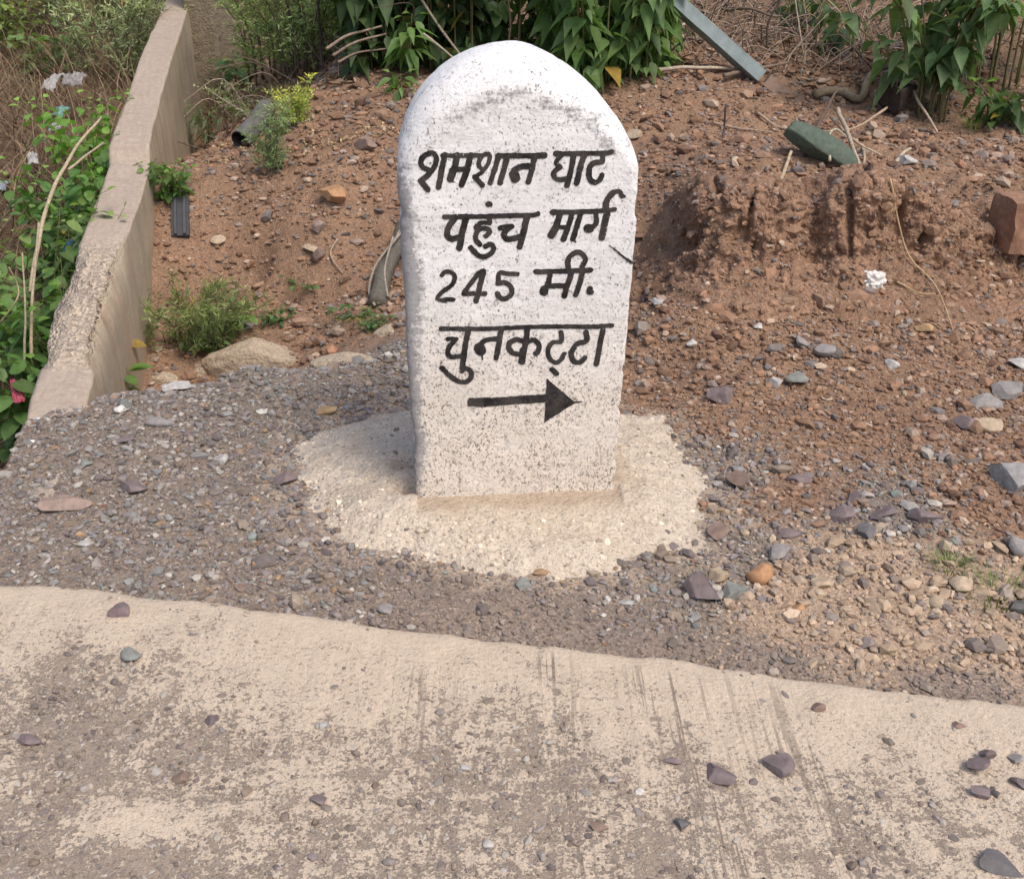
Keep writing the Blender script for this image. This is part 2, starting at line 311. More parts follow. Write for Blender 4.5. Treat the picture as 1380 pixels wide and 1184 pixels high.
def mat_white():
    m = M('limewash'); w = m.attr('wear'); z = m.sep('Z')
    n1 = m.noise(26, 5, .7); n2 = m.noise(95, 4, .75); n3 = m.noise(9, 4, .6); n5 = m.noise(4.5, 5, .65, .6); hb = m.noise(1, 4, .65, 0, m.mapv((7, 7, 120))); vb = m.noise(1, 4, .65, 0, m.mapv((60, 60, 5)))
    low = m.ramp(z, [(.0, 1), (.30, .72), (.62, 0)])
    c = m.mix(m.math('MULTIPLY', low, m.math('MULTIPLY_ADD', n3, .7, .5), clamp=True), (.79, .79, .80), (.74, .645, .54))
    c = m.mix(m.ramp(n5, [(.42, 0), (.62, .45)]), c, m.mix(1.0, c, (.82, .80, .78), 'MULTIPLY'))
    c = m.mix(m.ramp(hb, [(.32, .35), (.46, 0)]), c, m.mix(1.0, c, (.80, .79, .80), 'MULTIPLY'))
    c = m.mix(m.math('MULTIPLY', m.ramp(n1, [(.32, .8), (.44, 0)]), m.ramp(n3, [(.4, .25), (.65, 1)])), c, (.44, .415, .405))
    f1 = m.ramp(m.math('MULTIPLY_ADD', low, .034, m.noise(75, 5, .85, .3, m.mapv((1.1, 1.1, .75)))), [(.594, 0), (.622, .92)])
    f2 = m.ramp(m.math('MULTIPLY_ADD', low, .035, m.noise(170, 3, .7, .2, m.mapv((1, 1, .8), (0, .4, 0)))), [(.605, 0), (.645, .8)])
    f3 = m.math('MULTIPLY', m.math('LESS_THAN', m.sep('X', m.vor(120, 'Color')), m.math('MULTIPLY_ADD', low, .05, .012)), m.ramp(m.vor(120), [(.2, .9), (.42, 0)]))
    pm = m.math('MAXIMUM', f3, m.math('MAXIMUM', f1, f2)); pm = m.math('MULTIPLY', pm, m.ramp(n3, [(.36, .25), (.56, 1)]))
    c = m.mix(pm, c, (.12, .105, .10))
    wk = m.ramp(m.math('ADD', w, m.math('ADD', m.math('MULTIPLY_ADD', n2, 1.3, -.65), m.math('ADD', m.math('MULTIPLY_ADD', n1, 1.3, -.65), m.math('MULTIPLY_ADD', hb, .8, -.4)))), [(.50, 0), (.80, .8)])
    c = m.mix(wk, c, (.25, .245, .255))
    b = m.bump(m.math('SUBTRACT', m.math('MULTIPLY', n1, .9), pm), .6, .006); b = m.bump(n2, .5, .003, b); b = m.bump(hb, .3, .003, b); b = m.bump(n5, .4, .02, b)
    return m.fin(c, b, .9)
def mat_black():
    m = M('black_paint'); n = m.noise(170, 4, .7); n2 = m.noise(40, 3, .6)
    c = m.mix(m.ramp(n2, [(.35, 0), (.7, 1)]), (.010, .009, .010), (.040, .036, .035)); c = m.mix(m.ramp(m.noise(13, 4, .65), [(.45, 0), (.68, .8)]), c, (.075, .066, .062)); c = m.mix(m.ramp(m.noise(1, 4, .7, 0, m.mapv((60, 60, 260))), [(.60, 0), (.72, .5)]), c, (.16, .15, .145)); c = m.mix(m.ramp(n, [(.62, 0), (.74, .6)]), c, (.40, .37, .36)); return m.fin(c, m.bump(n, .3, .002), .6)
def mat_cement(name, a, b_, d):
    m = M(name); n1 = m.noise(24, 6, .7); n2 = m.noise(130, 4, .7); s = m.attr('stain')
    c = m.mix(m.ramp(n1, [(.3, 0), (.7, 1)]), a, b_); c = m.mix(m.ramp(n2, [(.34, .85), (.47, 0)]), c, d); c = m.mix(m.ramp(m.noise(60, 4, .75), [(.62, 0), (.72, .6)]), c, d); c = m.mix(m.math('MULTIPLY', s, m.ramp(n1, [(.3, .25), (.6, 1)])), c, (.40, .305, .225))
    nl = m.noise(5.5, 4, .65, .4); c = m.mix(m.ramp(nl, [(.45, 0), (.66, .45)]), c, m.mix(1.0, c, (.76, .73, .70), 'MULTIPLY')); b = m.bump(m.vor(75), .5, .009); b = m.bump(n1, .8, .018, b); b = m.bump(n2, .6, .005, b); return m.fin(c, b, .95)
def mat_wall():
    m = M('cast_concrete'); t = m.attr('top'); z = m.sep('Z')
    st = m.noise(1, 4, .6, 0, m.mapv((22, 22, 1.3))); st2 = m.noise(1, 3, .6, 0, m.mapv((5, 5, .7))); n1 = m.noise(55, 5, .7); n2 = m.noise(210, 3, .7); n3 = m.noise(6, 4, .6)
    side = m.mix(m.ramp(st, [(.3, 0), (.68, 1)]), (.38, .31, .225), (.50, .42, .315)); side = m.mix(m.ramp(st2, [(.5, 0), (.66, .5)]), side, (.38, .26, .17)); side = m.mix(m.ramp(n1, [(.36, .6), (.5, 0)]), side, m.mix(1.0, side, (.74, .72, .68), 'MULTIPLY')); side = m.mix(m.ramp(n3, [(.42, 0), (.68, .5)]), side, (.30, .25, .185))
    side = m.mix(m.ramp(m.math('ADD', z, m.math('MULTIPLY_ADD', n3, .5, -.25)), [(.0, .55), (.22, 0)]), side, (.36, .235, .15))
    top = m.mix(m.ramp(n1, [(.3, 0), (.7, 1)]), (.33, .265, .215), (.46, .38, .31)); top = m.mix(m.ramp(m.noise(1, 4, .6, 0, m.mapv((6, 40, 6))), [(.32, .45), (.5, 0)]), top, (.30, .235, .20)); top = m.mix(m.ramp(n2, [(.3, .6), (.45, 0)]), top, (.22, .18, .15))
    gr = m.attr('crumb'); v = m.sep('X', m.vor(95, 'Color')); top = m.mix(m.math('MULTIPLY', gr, .8), top, m.mix(v, (.28, .225, .18), (.62, .52, .41)))
    c = m.mix(t, side, top); b = m.bump(n1, .5, .006); b = m.bump(n2, .5, .003, b); b = m.bump(m.math('MULTIPLY', m.vor(95), gr), .8, .012, b); return m.fin(c, b, .93)
LEAF_T = .42
MAT = dict(ground=mat_ground(), road=mat_road(), white=mat_white(), black=mat_black(), wall=mat_wall(),
           footing=mat_cement('rough_cement', (.545, .455, .36), (.66, .57, .465), (.26, .215, .18)), crust=mat_cement('broken_concrete', (.40, .32, .24), (.52, .425, .32), (.25, .19, .14)),
           grit=mat_tint('pebble', .9, 90, .25, .001), rock=mat_tint('stone', .88, 45, .35, .003, .6), leaf=mat_leaf('leaf', LEAF_T), small_leaf=mat_leaf('weed_leaf', .3),
           stem=mat_tint('stem', .8, 60, .3), dry=mat_tint('dry_stalk', .85, 40, .3), wood=mat_tint('bark', .9, 70, .45, .003, .7), plastic=mat_tint('plastic_film', .35, 20, .2, .002), metal=mat_tint('faded_paint', .6, 25, .25, .001))
# ------------------------------------------------------------------ ground sheet, road
def stretch(lo, hi, step, far, grow=1.22):
    a = list(np.arange(lo, hi + 1e-9, step)); s = step; l = lo; h = hi
    while l > -far: s *= grow; l -= s; a.insert(0, l)
    s = step
    while h < far: s *= grow; h += s; a.append(h)
    return np.array(a)
def grid_faces(nx, ny):
    i = np.arange(nx*ny).reshape(ny, nx); return np.stack([i[:-1, :-1], i[:-1, 1:], i[1:, 1:], i[1:, :-1]], -1).reshape(-1, 4)
gx = stretch(-2.9, 2.9, .0115, 120); gy = stretch(1.55, 6.6, .0115, 120)
X, Y = np.meshgrid(gx, gy); Xf, Yf = X.ravel(), Y.ravel()
Z = height(Xf, Yf); cdm = (1-sstep(.96, 1.22, collar_d(Xf, Yf) + .22*fbm(Xf*12, Yf*12, 4, 4)))[:, None]; W = zones(np.clip(Xf, -4, 4), np.clip(Yf, 1, 9)); tint = W @ PAL; tint = tint*(1-.6*cdm) + .6*cdm*np.array((.46, .38, .30))
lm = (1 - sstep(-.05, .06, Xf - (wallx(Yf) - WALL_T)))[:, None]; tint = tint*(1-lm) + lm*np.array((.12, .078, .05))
bk = sstep(5.9, 6.6, Yf + .4*fbm(Xf*2, Yf*2, 2, 3))[:, None]; tint = tint*(1-bk*.6) + bk*.6*np.array((.19, .125, .082))
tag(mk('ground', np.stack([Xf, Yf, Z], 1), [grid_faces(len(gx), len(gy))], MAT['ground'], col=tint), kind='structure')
# road slab: columns along x, rows away from its ragged edge
rx = stretch(-1.9, 1.9, .0085, 60); rs = np.concatenate([[0, .004, .010, .018], np.arange(.026, 1.2, .0095)]); ss = .0095; q = rs[-1]; ext = []
while q < 40: ss *= 1.25; q += ss; ext.append(q)
rs = np.concatenate([rs, ext]); RX, RS = np.meshgrid(rx, rs); RY = road_edge(RX) - RS
def road_dirt(x, y):
    s = road_edge(x) - y
    d = -.50 + .84*sstep(.0, .42, s) + .42*fbm(x*2.3 + 1.7, y*2.0 + .4, 3, 3) + .55*fbm(x*10, y*4.0, 4, 4) - .9*np.exp(-((x+.64)/.13)**2-((y-1.40)/.05)**2) - .26*sstep(.35, .95, x)*(1 - .6*sstep(.4, .8, s)) + .16*sstep(-.2, -.8, x) + .20*np.exp(-((x+.05)/.3)**2)*sstep(.1, .4, s) + .28*sstep(.55, .8, s)
    return np.clip(d, -.7, .8)
RD = road_dirt(RX, RY); lip = .012*np.exp(-RS/.014)
RZ = -lip + .0035*fbm(RX*11, RY*11, 1, 4)*sstep(0, .03, RS) - .004*np.clip(RD, 0, 1) + .003*np.abs(vnoise(RX*60, RY*4+RX*8))*sstep(.02, .1, RS)
Vr = np.stack([RX.ravel(), RY.ravel(), RZ.ravel()], 1); nx = len(rx)
sk = Vr[:nx].copy(); sk[:, 2] = -.09; sk[:, 1] += .006; n0 = len(Vr); Vr = np.vstack([Vr, sk]); ii = np.arange(nx-1)
F = grid_faces(nx, len(rs))[:, ::-1]; Fs = np.stack([ii, ii+1, n0+ii+1, n0+ii], 1)
tag(mk('road', Vr, [F, Fs], MAT['road'], attrs=dict(streak=np.concatenate([(1.0*np.exp(-((RX-.075-.06*RS)/.035)**2) + .9*np.exp(-((RX-.30-.13*RS)/.07)**2) + .7*np.exp(-((RX-.48-.15*RS)/.06)**2) + .6*np.exp(-((RX+.18-.06*RS)/.05)**2)*sstep(.1, .2, RS) + .12).ravel(), np.zeros(nx)]), dirt=np.concatenate([RD.ravel(), np.full(nx, -.3)]), edge=np.concatenate([RS.ravel(), np.zeros(nx)]))), kind='structure')
def road_top(x, y): return 0.0 * x - .002
# ------------------------------------------------------------------ kilometre stone
SB = P(699, 664, .02); SB[2] = 0.0                       # foot of the front face, middle
YAW = 4.6; cy, sy = math.cos(R(YAW)), math.sin(R(YAW))
HW, TH, ZC, ZT = .252, .23, .845, 1.106                   # half width, thickness, spring line, top
stone = empty('kilometre_stone', SB, 'white limewashed round-topped kilometre stone with black handwritten Hindi lettering and an arrow', 'milestone'); stone.rotation_euler = (0, 0, R(YAW))
_na = 300; _zb = -.08
_zl = np.linspace(_zb, ZC, 190); _ar = np.linspace(0, math.pi, 320)[1:-1]
def hwr(z): return .250 + .026*np.clip(z/ZC, 0, 1)
def hwl(z): return .266 + .009*np.clip(z/ZC, 0, 1)
HWR, HWL = float(hwr(ZC)), float(hwl(ZC))
out = np.concatenate([np.stack([-hwl(_zl), _zl], 1), np.stack([np.where(_ar < math.pi/2, -HWL*np.cos(_ar), HWR*np.abs(np.cos(_ar))**1.3), ZC + (ZT-ZC)*np.where(_ar < math.pi/2, np.sin(_ar), np.abs(np.sin(_ar))**1.3)], 1), np.stack([hwr(_zl[::-1]), _zl[::-1]], 1)])
def rad_edge(u, z):                                       # worn rounding of the front arris: broad over the arch and down the left
    a = sstep(ZC-.10, ZT-.02, z); lf = sstep(.03, -.09, u); return .007 + .082*a + .018*lf*sstep(.35, .9, z)*(1-a) + .010*lf
cent = np.stack([0*out[:, 0], np.clip(out[:, 1], _zb, ZC - .02)], 1)
oa = np.arctan2(out[:, 1]-ZC, out[:, 0])
rag = .003*fbm(out[:, 0]*22, out[:, 1]*22, 3, 4) - .014*np.clip(vnoise(out[:, 0]*28, out[:, 1]*28, 8) - .35, 0, 1) - .006*np.clip(vnoise(out[:, 0]*7, out[:, 1]*7, 5) - .2, 0, 1)
rag = rag*(1 - .85*sstep(ZC-.06, ZC+.06, out[:, 1])*(1-.6*sstep(.12, .22, out[:, 0]))); dirn = out - cent; dl = np.linalg.norm(dirn, axis=1)[:, None]; out = out + dirn/dl*rag[:, None]; dl = np.linalg.norm(out-cent, axis=1)
def front_bump(u, z): return .0030*fbm(u*7, z*7, 1, 3) + .0013*fbm(u*30, z*30, 2, 2)
def edge_inset(u, z):                                     # inward distance from the outline
    u = np.asarray(u, float); z = np.asarray(z, float); th = np.arctan2(np.maximum(z-(ZC-.02), 0), u); r = np.hypot(u, np.maximum(z-(ZC-.02), 0))
    rr = np.where(z < ZC-.02, np.where(u < 0, hwl(z), hwr(z)), 1/np.sqrt((np.cos(th)/HWR)**2 + (np.sin(th)/(ZT-ZC+.02))**2)); return rr - r
def front_y(u, z, d):
    r = rad_edge(u, z); e = np.clip(1 - d/r, 0, 1); return r - r*np.sqrt(np.maximum(1-e*e, 0)) + front_bump(u, z)*np.clip(d/.01, 0, 1)
ts = np.concatenate([np.array([0, .0015, .004, .008, .013, .019, .026, .034, .043, .053, .064, .077, .09, .105]), ]); rings = []; wear = []
no = len(out)
for k, d in enumerate(list(ts) + list(np.linspace(.12, 1, 28))):
    f = np.minimum(d/dl, 1) if k < len(ts) else np.maximum((ts[-1]/dl)*(1-(d-.12)/.88) + (d-.12)/.88, 0) if k > len(ts) else ts[-1]/dl + .012
    f = np.clip(f, 0, 1); p = out + (cent-out)*f[:, None]; dd = f*dl
    rings.append(np.stack([p[:, 0], front_y(p[:, 0], p[:, 1], dd), p[:, 1]], 1))
    rr = rad_edge(p[:, 0], p[:, 1]); arch = sstep(ZC-.05, ZC+.06, p[:, 1])
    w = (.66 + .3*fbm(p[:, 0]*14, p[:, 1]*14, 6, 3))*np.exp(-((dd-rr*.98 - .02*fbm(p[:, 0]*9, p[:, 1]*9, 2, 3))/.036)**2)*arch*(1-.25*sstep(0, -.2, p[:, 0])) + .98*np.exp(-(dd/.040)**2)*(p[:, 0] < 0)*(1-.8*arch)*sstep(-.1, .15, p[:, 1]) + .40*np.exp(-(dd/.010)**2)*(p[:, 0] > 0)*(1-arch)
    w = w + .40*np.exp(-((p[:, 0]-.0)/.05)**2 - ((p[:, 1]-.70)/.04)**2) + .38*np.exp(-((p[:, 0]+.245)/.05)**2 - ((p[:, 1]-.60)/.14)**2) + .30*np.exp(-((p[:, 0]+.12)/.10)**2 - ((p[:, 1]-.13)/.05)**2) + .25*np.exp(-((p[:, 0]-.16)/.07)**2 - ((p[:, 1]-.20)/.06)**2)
    wear.append(w)
# sides and back
for yv, off in [(.12, 0), (TH-.035, 0), (TH-.012, .006), (TH, .03), (TH+.002, .12), (TH+.002, 9)]:
    f = np.clip(off/dl, 0, 1); p = out + (cent-out)*f[:, None]; y0 = np.maximum(yv + .003*fbm(out[:, 0]*10, out[:, 1]*10, yv*9), rad_edge(out[:, 0], out[:, 1]) + .004)
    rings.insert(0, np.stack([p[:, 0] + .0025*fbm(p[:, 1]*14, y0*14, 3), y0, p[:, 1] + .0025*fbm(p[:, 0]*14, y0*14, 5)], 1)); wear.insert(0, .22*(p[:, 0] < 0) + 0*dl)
RV = np.concatenate(rings); nr = len(rings); ii = np.arange(no-1); FF = []
for k in range(nr-1): FF.append(np.stack([k*no+ii, k*no+ii+1, (k+1)*no+ii+1, (k+1)*no+ii], 1))
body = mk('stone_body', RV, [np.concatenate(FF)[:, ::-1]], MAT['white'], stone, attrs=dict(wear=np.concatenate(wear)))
bm = bmesh.new(); bm.from_mesh(body.data); bmesh.ops.recalc_face_normals(bm, faces=bm.faces); bm.to_mesh(body.data); bm.free()
# --- painted writing: brush strokes as (points, width), each word given in its own enlarged frame of the stone's face
def uv_of(px, py):                                        # photo pixel -> (u,z) on the plane of the face
    d = ray(px, py); n = np.array([sy, -cy, 0]); o = np.array([0, 0, CAM_H]); t = ((SB - o) @ n) / (d @ n); p = o + d*t - SB
    return p[0]*cy + p[1]*sy, p[2]
WORDS = []
def word(name, label, org, sc, strokes, polys=()): WORDS.append((name, label, org, sc, strokes, polys))
word('painted_word', 'the word शमशान', (555, 190), 7.263, [
  ([(160, 280), (110, 255), (88, 210), (108, 158), (160, 125), (205, 120), (240, 160), (235, 215), (210, 270), (150, 340), (85, 392)], 52), ([(85, 390), (160, 478)], 56),
  ([(325, 140), (300, 250), (262, 450)], 60), ([(300, 142), (590, 142)], 46), ([(445, 140), (425, 240), (400, 290)], 62), ([(400, 290), (378, 370)], 74), ([(400, 277), (530, 275)], 52), ([(578, 140), (540, 280), (490, 425)], 62),
  ([(600, 142), (690, 142)], 46), ([(690, 280), (655, 240), (665, 180), (705, 135), (750, 130), (762, 170), (740, 230), (690, 300), (620, 352)], 44), ([(618, 350), (688, 432)], 54),
  ([(850, 140), (820, 250), (768, 405)], 55), ([(935, 140), (900, 280), (865, 405)], 58), ([(842, 142), (1220, 143)], 54), ([(1220, 143), (1300, 137)], 62),
  ([(1205, 150), (1175, 280), (1140, 400)], 55), ([(1170, 247), (1080, 250), (1010, 280), (985, 330)], 62), ([(1000, 330), (1010, 362)], 98)])
word('painted_word', 'the word घाट', (730, 190), 12.545, [
  ([(240, 212), (330, 225)], 108), ([(300, 215), (1100, 205)], 84), ([(1120, 205), (1180, 182)], 88), ([(335, 245), (270, 310), (242, 375), (310, 440)], 78), ([(310, 440), (230, 500), (200, 560), (230, 620), (310, 655), (410, 635)], 86), ([(535, 250), (490, 520), (428, 750)], 95),
  ([(725, 230), (650, 450), (595, 710)], 102), ([(1032, 240), (1020, 345), (900, 362), (820, 420), (800, 530), (820, 650), (900, 698), (980, 655), (1018, 575)], 94)])
word('painted_word', 'the word पहुंच', (585, 265), 9.2, [
  ([(675, 92), (688, 100)], 80), ([(130, 248), (700, 243), (1240, 226)], 64), ([(1240, 226), (1288, 210)], 66), ([(265, 260), (200, 340), (165, 420), (170, 490), (230, 520), (320, 500)], 80), ([(400, 250), (350, 440), (315, 630)], 82),
  ([(685, 250), (688, 325)], 66), ([(690, 325), (580, 325), (517, 375), (545, 402), (640, 392), (690, 435), (645, 488)], 60), ([(560, 395), (520, 460), (520, 530), (568, 590)], 68), ([(635, 612), (700, 592), (740, 632), (710, 700), (620, 742), (540, 718), (455, 630)], 66),
  ([(820, 385), (960, 368)], 70), ([(950, 372), (890, 420), (865, 480), (900, 525), (980, 520), (1080, 490)], 74), ([(1150, 240), (1110, 440), (1060, 620)], 80)])
word('painted_word', 'the word मार्ग', (725, 245), 9.857, [
  ([(200, 402), (240, 405)], 82), ([(200, 402), (560, 397), (880, 381), (1020, 365)], 64), ([(290, 430), (250, 560), (215, 640)], 82), ([(225, 620), (178, 705)], 104), ([(270, 600), (400, 600)], 54), ([(455, 420), (400, 600), (340, 760)], 76), ([(570, 420), (520, 580), (462, 755)], 76), ([(450, 745), (500, 795)], 26),
  ([(770, 420), (772, 540), (720, 605)], 70), ([(660, 615), (690, 615)], 118), ([(920, 400), (880, 580), (845, 740)], 90), ([(912, 385), (905, 290), (945, 195), (1000, 145)], 86), ([(1000, 140), (1080, 130), (1118, 190)], 66), ([(1110, 200), (1150, 192)], 40)])
word('painted_numeral', 'the number 245', (580, 350), 10.615, [
  ([(165, 218), (205, 175), (270, 167), (335, 205), (345, 275), (290, 370), (190, 440), (115, 515)], 66), ([(100, 550), (135, 568), (215, 578)], 62), ([(210, 560), (330, 568)], 66), ([(755, 155), (690, 190), (580, 330), (480, 470)], 70), ([(475, 482), (640, 482), (780, 480)], 72), ([(762, 160), (720, 330), (652, 585)], 84),
  ([(1245, 203), (1100, 195), (985, 193), (972, 330)], 72), ([(970, 332), (1080, 330), (1160, 400), (1150, 500), (1060, 555), (990, 535), (957, 478)], 76)])
word('painted_word', 'the abbreviation मी.', (710, 325), 12.545, [
  ([(150, 512), (700, 500), (1080, 488)], 92), ([(398, 520), (372, 660), (330, 780)], 98), ([(290, 810), (290, 845)], 150), ([(350, 752), (660, 748)], 90), ([(760, 520), (690, 720), (635, 920)], 100),
  ([(938, 530), (890, 720), (825, 900)], 96), ([(705, 470), (690, 350), (740, 240), (850, 185), (950, 225), (990, 310), (950, 400), (915, 480)], 92), ([(1068, 800), (1055, 850), (1085, 860)], 100)])
word('painted_word', 'the word चुनकट्टा', (580, 425), 8.625, [
  ([(125, 152), (700, 150), (1250, 130), (1900, 128), (2110, 114)], 56), ([(205, 270), (300, 270)], 56), ([(295, 275), (232, 345), (200, 420), (240, 478), (360, 470)], 60), ([(445, 150), (400, 380), (368, 640)], 68), ([(370, 620), (440, 618), (480, 690), (430, 760), (350, 768), (260, 722), (135, 608)], 62),
  ([(825, 150), (790, 350), (765, 490)], 66), ([(790, 272), (680, 275), (605, 310), (562, 370)], 64), ([(570, 370), (585, 405)], 128), ([(600, 440), (605, 510)], 18), ([(1125, 150), (1105, 330), (1062, 535)], 68), ([(1080, 400), (1062, 535)], 82), ([(1080, 300), (1000, 278), (920, 320), (912, 380), (960, 435), (1060, 455)], 64), ([(1115, 312), (1205, 285), (1262, 345), (1248, 420), (1222, 440)], 62),
  ([(1520, 195), (1520, 300), (1430, 310), (1376, 370), (1368, 450), (1405, 520), (1470, 545), (1525, 500), (1556, 442)], 56), ([(1412, 627), (1466, 672)], 62), ([(1810, 195), (1812, 292), (1715, 325), (1655, 395), (1636, 455), (1670, 530), (1742, 538), (1796, 490)], 66), ([(2005, 180), (1970, 340), (1930, 565)], 66)])
word('painted_arrow', None, (610, 495), 7.263, [], [[(160, 297), (300, 294), (450, 290), (700, 270), (925, 258), (925, 335), (600, 360), (300, 385), (150, 380), (145, 330)], [(920, 105), (1190, 332), (1275, 328), (1270, 338), (1185, 352), (895, 540), (910, 335)]])
word('paint_scratch', None, (725, 245), 9.857, [([(945, 840), (1020, 895)], 16), ([(1010, 890), (1100, 965), (1180, 1030)], 30), ([(1180, 1030), (1245, 1075)], 38)])
def seg_d(px, py, a, b):
    ax, ay = a; bx, by = b; vx, vy = bx-ax, by-ay; t = np.clip(((px-ax)*vx + (py-ay)*vy)/(vx*vx+vy*vy+1e-12), 0, 1); return np.hypot(px-ax-t*vx, py-ay-t*vy)
def paint(name, label, org, sc, strokes, polys):
    uvs = []; S = []
    for pts, w in strokes:
        pts = spline(pts, max(2, 7*(len(pts)-1))) if len(pts) > 2 else np.array(pts, float)
        q = np.array([uv_of(org[0]+a/sc, org[1]+b/sc) for a, b in pts]); c = np.array(pts).mean(0)
        e = uv_of(org[0]+c[0]/sc+10, org[1]+c[1]/sc)[0] - uv_of(org[0]+c[0]/sc, org[1]+c[1]/sc)[0]
        S.append((q, w/sc*e/10/2)); uvs.append(q)
    PO = [[uv_of(org[0]+a/sc, org[1]+b/sc) for a, b in p] for p in polys]; uvs += [np.array(p) for p in PO]
    A = np.vstack(uvs); st = .00125; lo = A.min(0)-.02; hi = A.max(0)+.02
    nu, nz = int((hi[0]-lo[0])/st)+2, int((hi[1]-lo[1])/st)+2; U, Zz = np.meshgrid(lo[0]+st*np.arange(nu), lo[1]+st*np.arange(nz)); D = np.full(U.shape, 1.0)
    for q, r in S:
        for a, b in zip(q[:-1], q[1:]):
            x0, x1 = sorted((a[0], b[0])); y0, y1 = sorted((a[1], b[1])); m_ = r + .012
            i0, i1 = max(int((x0-m_-lo[0])/st), 0), int((x1+m_-lo[0])/st)+2; j0, j1 = max(int((y0-m_-lo[1])/st), 0), int((y1+m_-lo[1])/st)+2
            sl = (slice(j0, j1), slice(i0, i1)); D[sl] = np.minimum(D[sl], seg_d(U[sl], Zz[sl], a, b) - r)
    for p in PO:
        ins = inpoly(U, Zz, p); d = np.min([seg_d(U, Zz, p[i], p[(i+1) % len(p)]) for i in range(len(p))], 0); D = np.minimum(D, np.where(ins, -d, d))
    D = D + .0011*fbm(U*260, Zz*260, 4, 3) + .0007*vnoise(U*90, Zz*90)
    # chipped specks inside the stroke
    sp = vnoise(U*420, Zz*420, 3); D = np.where(sp > .80, np.maximum(D, .0006), D)
    V = []; vid = {}; F3, F4, F5 = [], [], []
    def corner(j, i):
        k = (j, i)
        if k not in vid: vid[k] = len(V); V.append((U[j, i], Zz[j, i]))
        return vid[k]
    def cut(j0, i0, j1, i1):
        k = (j0, i0, j1, i1) if (j0, i0) < (j1, i1) else (j1, i1, j0, i0)
        if k not in vid:
            a, b = D[j0, i0], D[j1, i1]; t = a/(a-b); vid[k] = len(V); V.append((U[j0, i0]*(1-t)+U[j1, i1]*t, Zz[j0, i0]*(1-t)+Zz[j1, i1]*t))
        return vid[k]
    ins = D < 0; cellany = ins[:-1, :-1] | ins[:-1, 1:] | ins[1:, :-1] | ins[1:, 1:]
    for j, i in zip(*np.nonzero(cellany)):
        cs = [(j, i), (j, i+1), (j+1, i+1), (j+1, i)]; poly = []
        for k in range(4):
            a, b = cs[k], cs[(k+1) % 4]
            if ins[a]: poly.append(corner(*a))
            if ins[a] != ins[b]: poly.append(cut(*a, *b))
        if len(poly) == 3: F3.append(poly)
        elif len(poly) == 4: F4.append(poly)
        elif len(poly) >= 5:
            for k in range(1, len(poly)-1): F3.append((poly[0], poly[k], poly[k+1]))
    V = np.array(V); y = front_y(V[:, 0], V[:, 1], np.maximum(edge_inset(V[:, 0], V[:, 1]), .004)) - .0013
    o = mk(name, np.stack([V[:, 0], y, V[:, 1]], 1), [F3, F4], MAT['black'], body, smooth=True)
    if label: o['label'] = label
for w_ in WORDS: paint(*w_)
# --- rough cement footing cast round the stone
na, nr_ = 420, 90; A_ = np.linspace(0, 2*math.pi, na, endpoint=False); Rr = collar_r(A_)*1.12; fv, fs = [], []
for k in range(nr_+1):
    s = k/nr_; x = CC[0] + np.cos(A_)*Rr*s; y = CC[1] + np.sin(A_)*Rr*s
    base = h_right(x, y); lu = (x-SB[0])*cy + (y-SB[1])*sy; lv = -(x-SB[0])*sy + (y-SB[1])*cy
    ds = np.hypot(np.maximum(np.abs(lu+.008)-.258, 0), np.maximum(np.maximum(-lv, lv-TH), 0))
    z = .002 + .024*(1-sstep(.0, .24, ds)) + .014*fbm(x*8, y*8, 2, 4) + .007*fbm(x*38, y*38, 5, 3) - .05*np.exp(-((lu+HW+.03)/.035)**2 - ((lv-.05)/.03)**2) - .05*np.exp(-((lu+HW+.03)/.04)**2 - ((lv-.19)/.03)**2)
    strip = (1-sstep(.035, .115, -lv + .03*fbm(x*14, y*14, 3, 3)))*sstep(-.02, .0, -lv)*(np.abs(lu) < HW+.01); z = z*(1-strip*.75) + strip*.75*.014
    edge = sstep(.66, .98, s); z = z*(1-edge) + edge*(base - .014 + .016*fbm(x*15, y*15, 9, 4)) - (.03 if k == nr_ else 0)
    fv.append(np.stack([x-SB[0], y-SB[1], z], 1))
    st_ = strip*.85 + .75*np.exp(-((lu-HW-.01)/.035)**2)*sstep(0, .03, lv)*(lv < TH) ; fs.append(np.clip(st_, 0, 1))
FV = np.concatenate(fv); cR = np.array([[math.cos(-R(YAW)), -math.sin(-R(YAW))], [math.sin(-R(YAW)), math.cos(-R(YAW))]]); FV[:, :2] = FV[:, :2] @ cR.T
ii = np.arange(na); FF = [np.stack([k*na+ii, (k+1)*na+ii, (k+1)*na+(ii+1) % na, k*na+(ii+1) % na], 1) for k in range(nr_)]
mk('footing', FV, [np.concatenate(FF)], MAT['footing'], stone, attrs=dict(stain=np.concatenate(fs)))
FOOT = FV.reshape(nr_+1, na, 3)
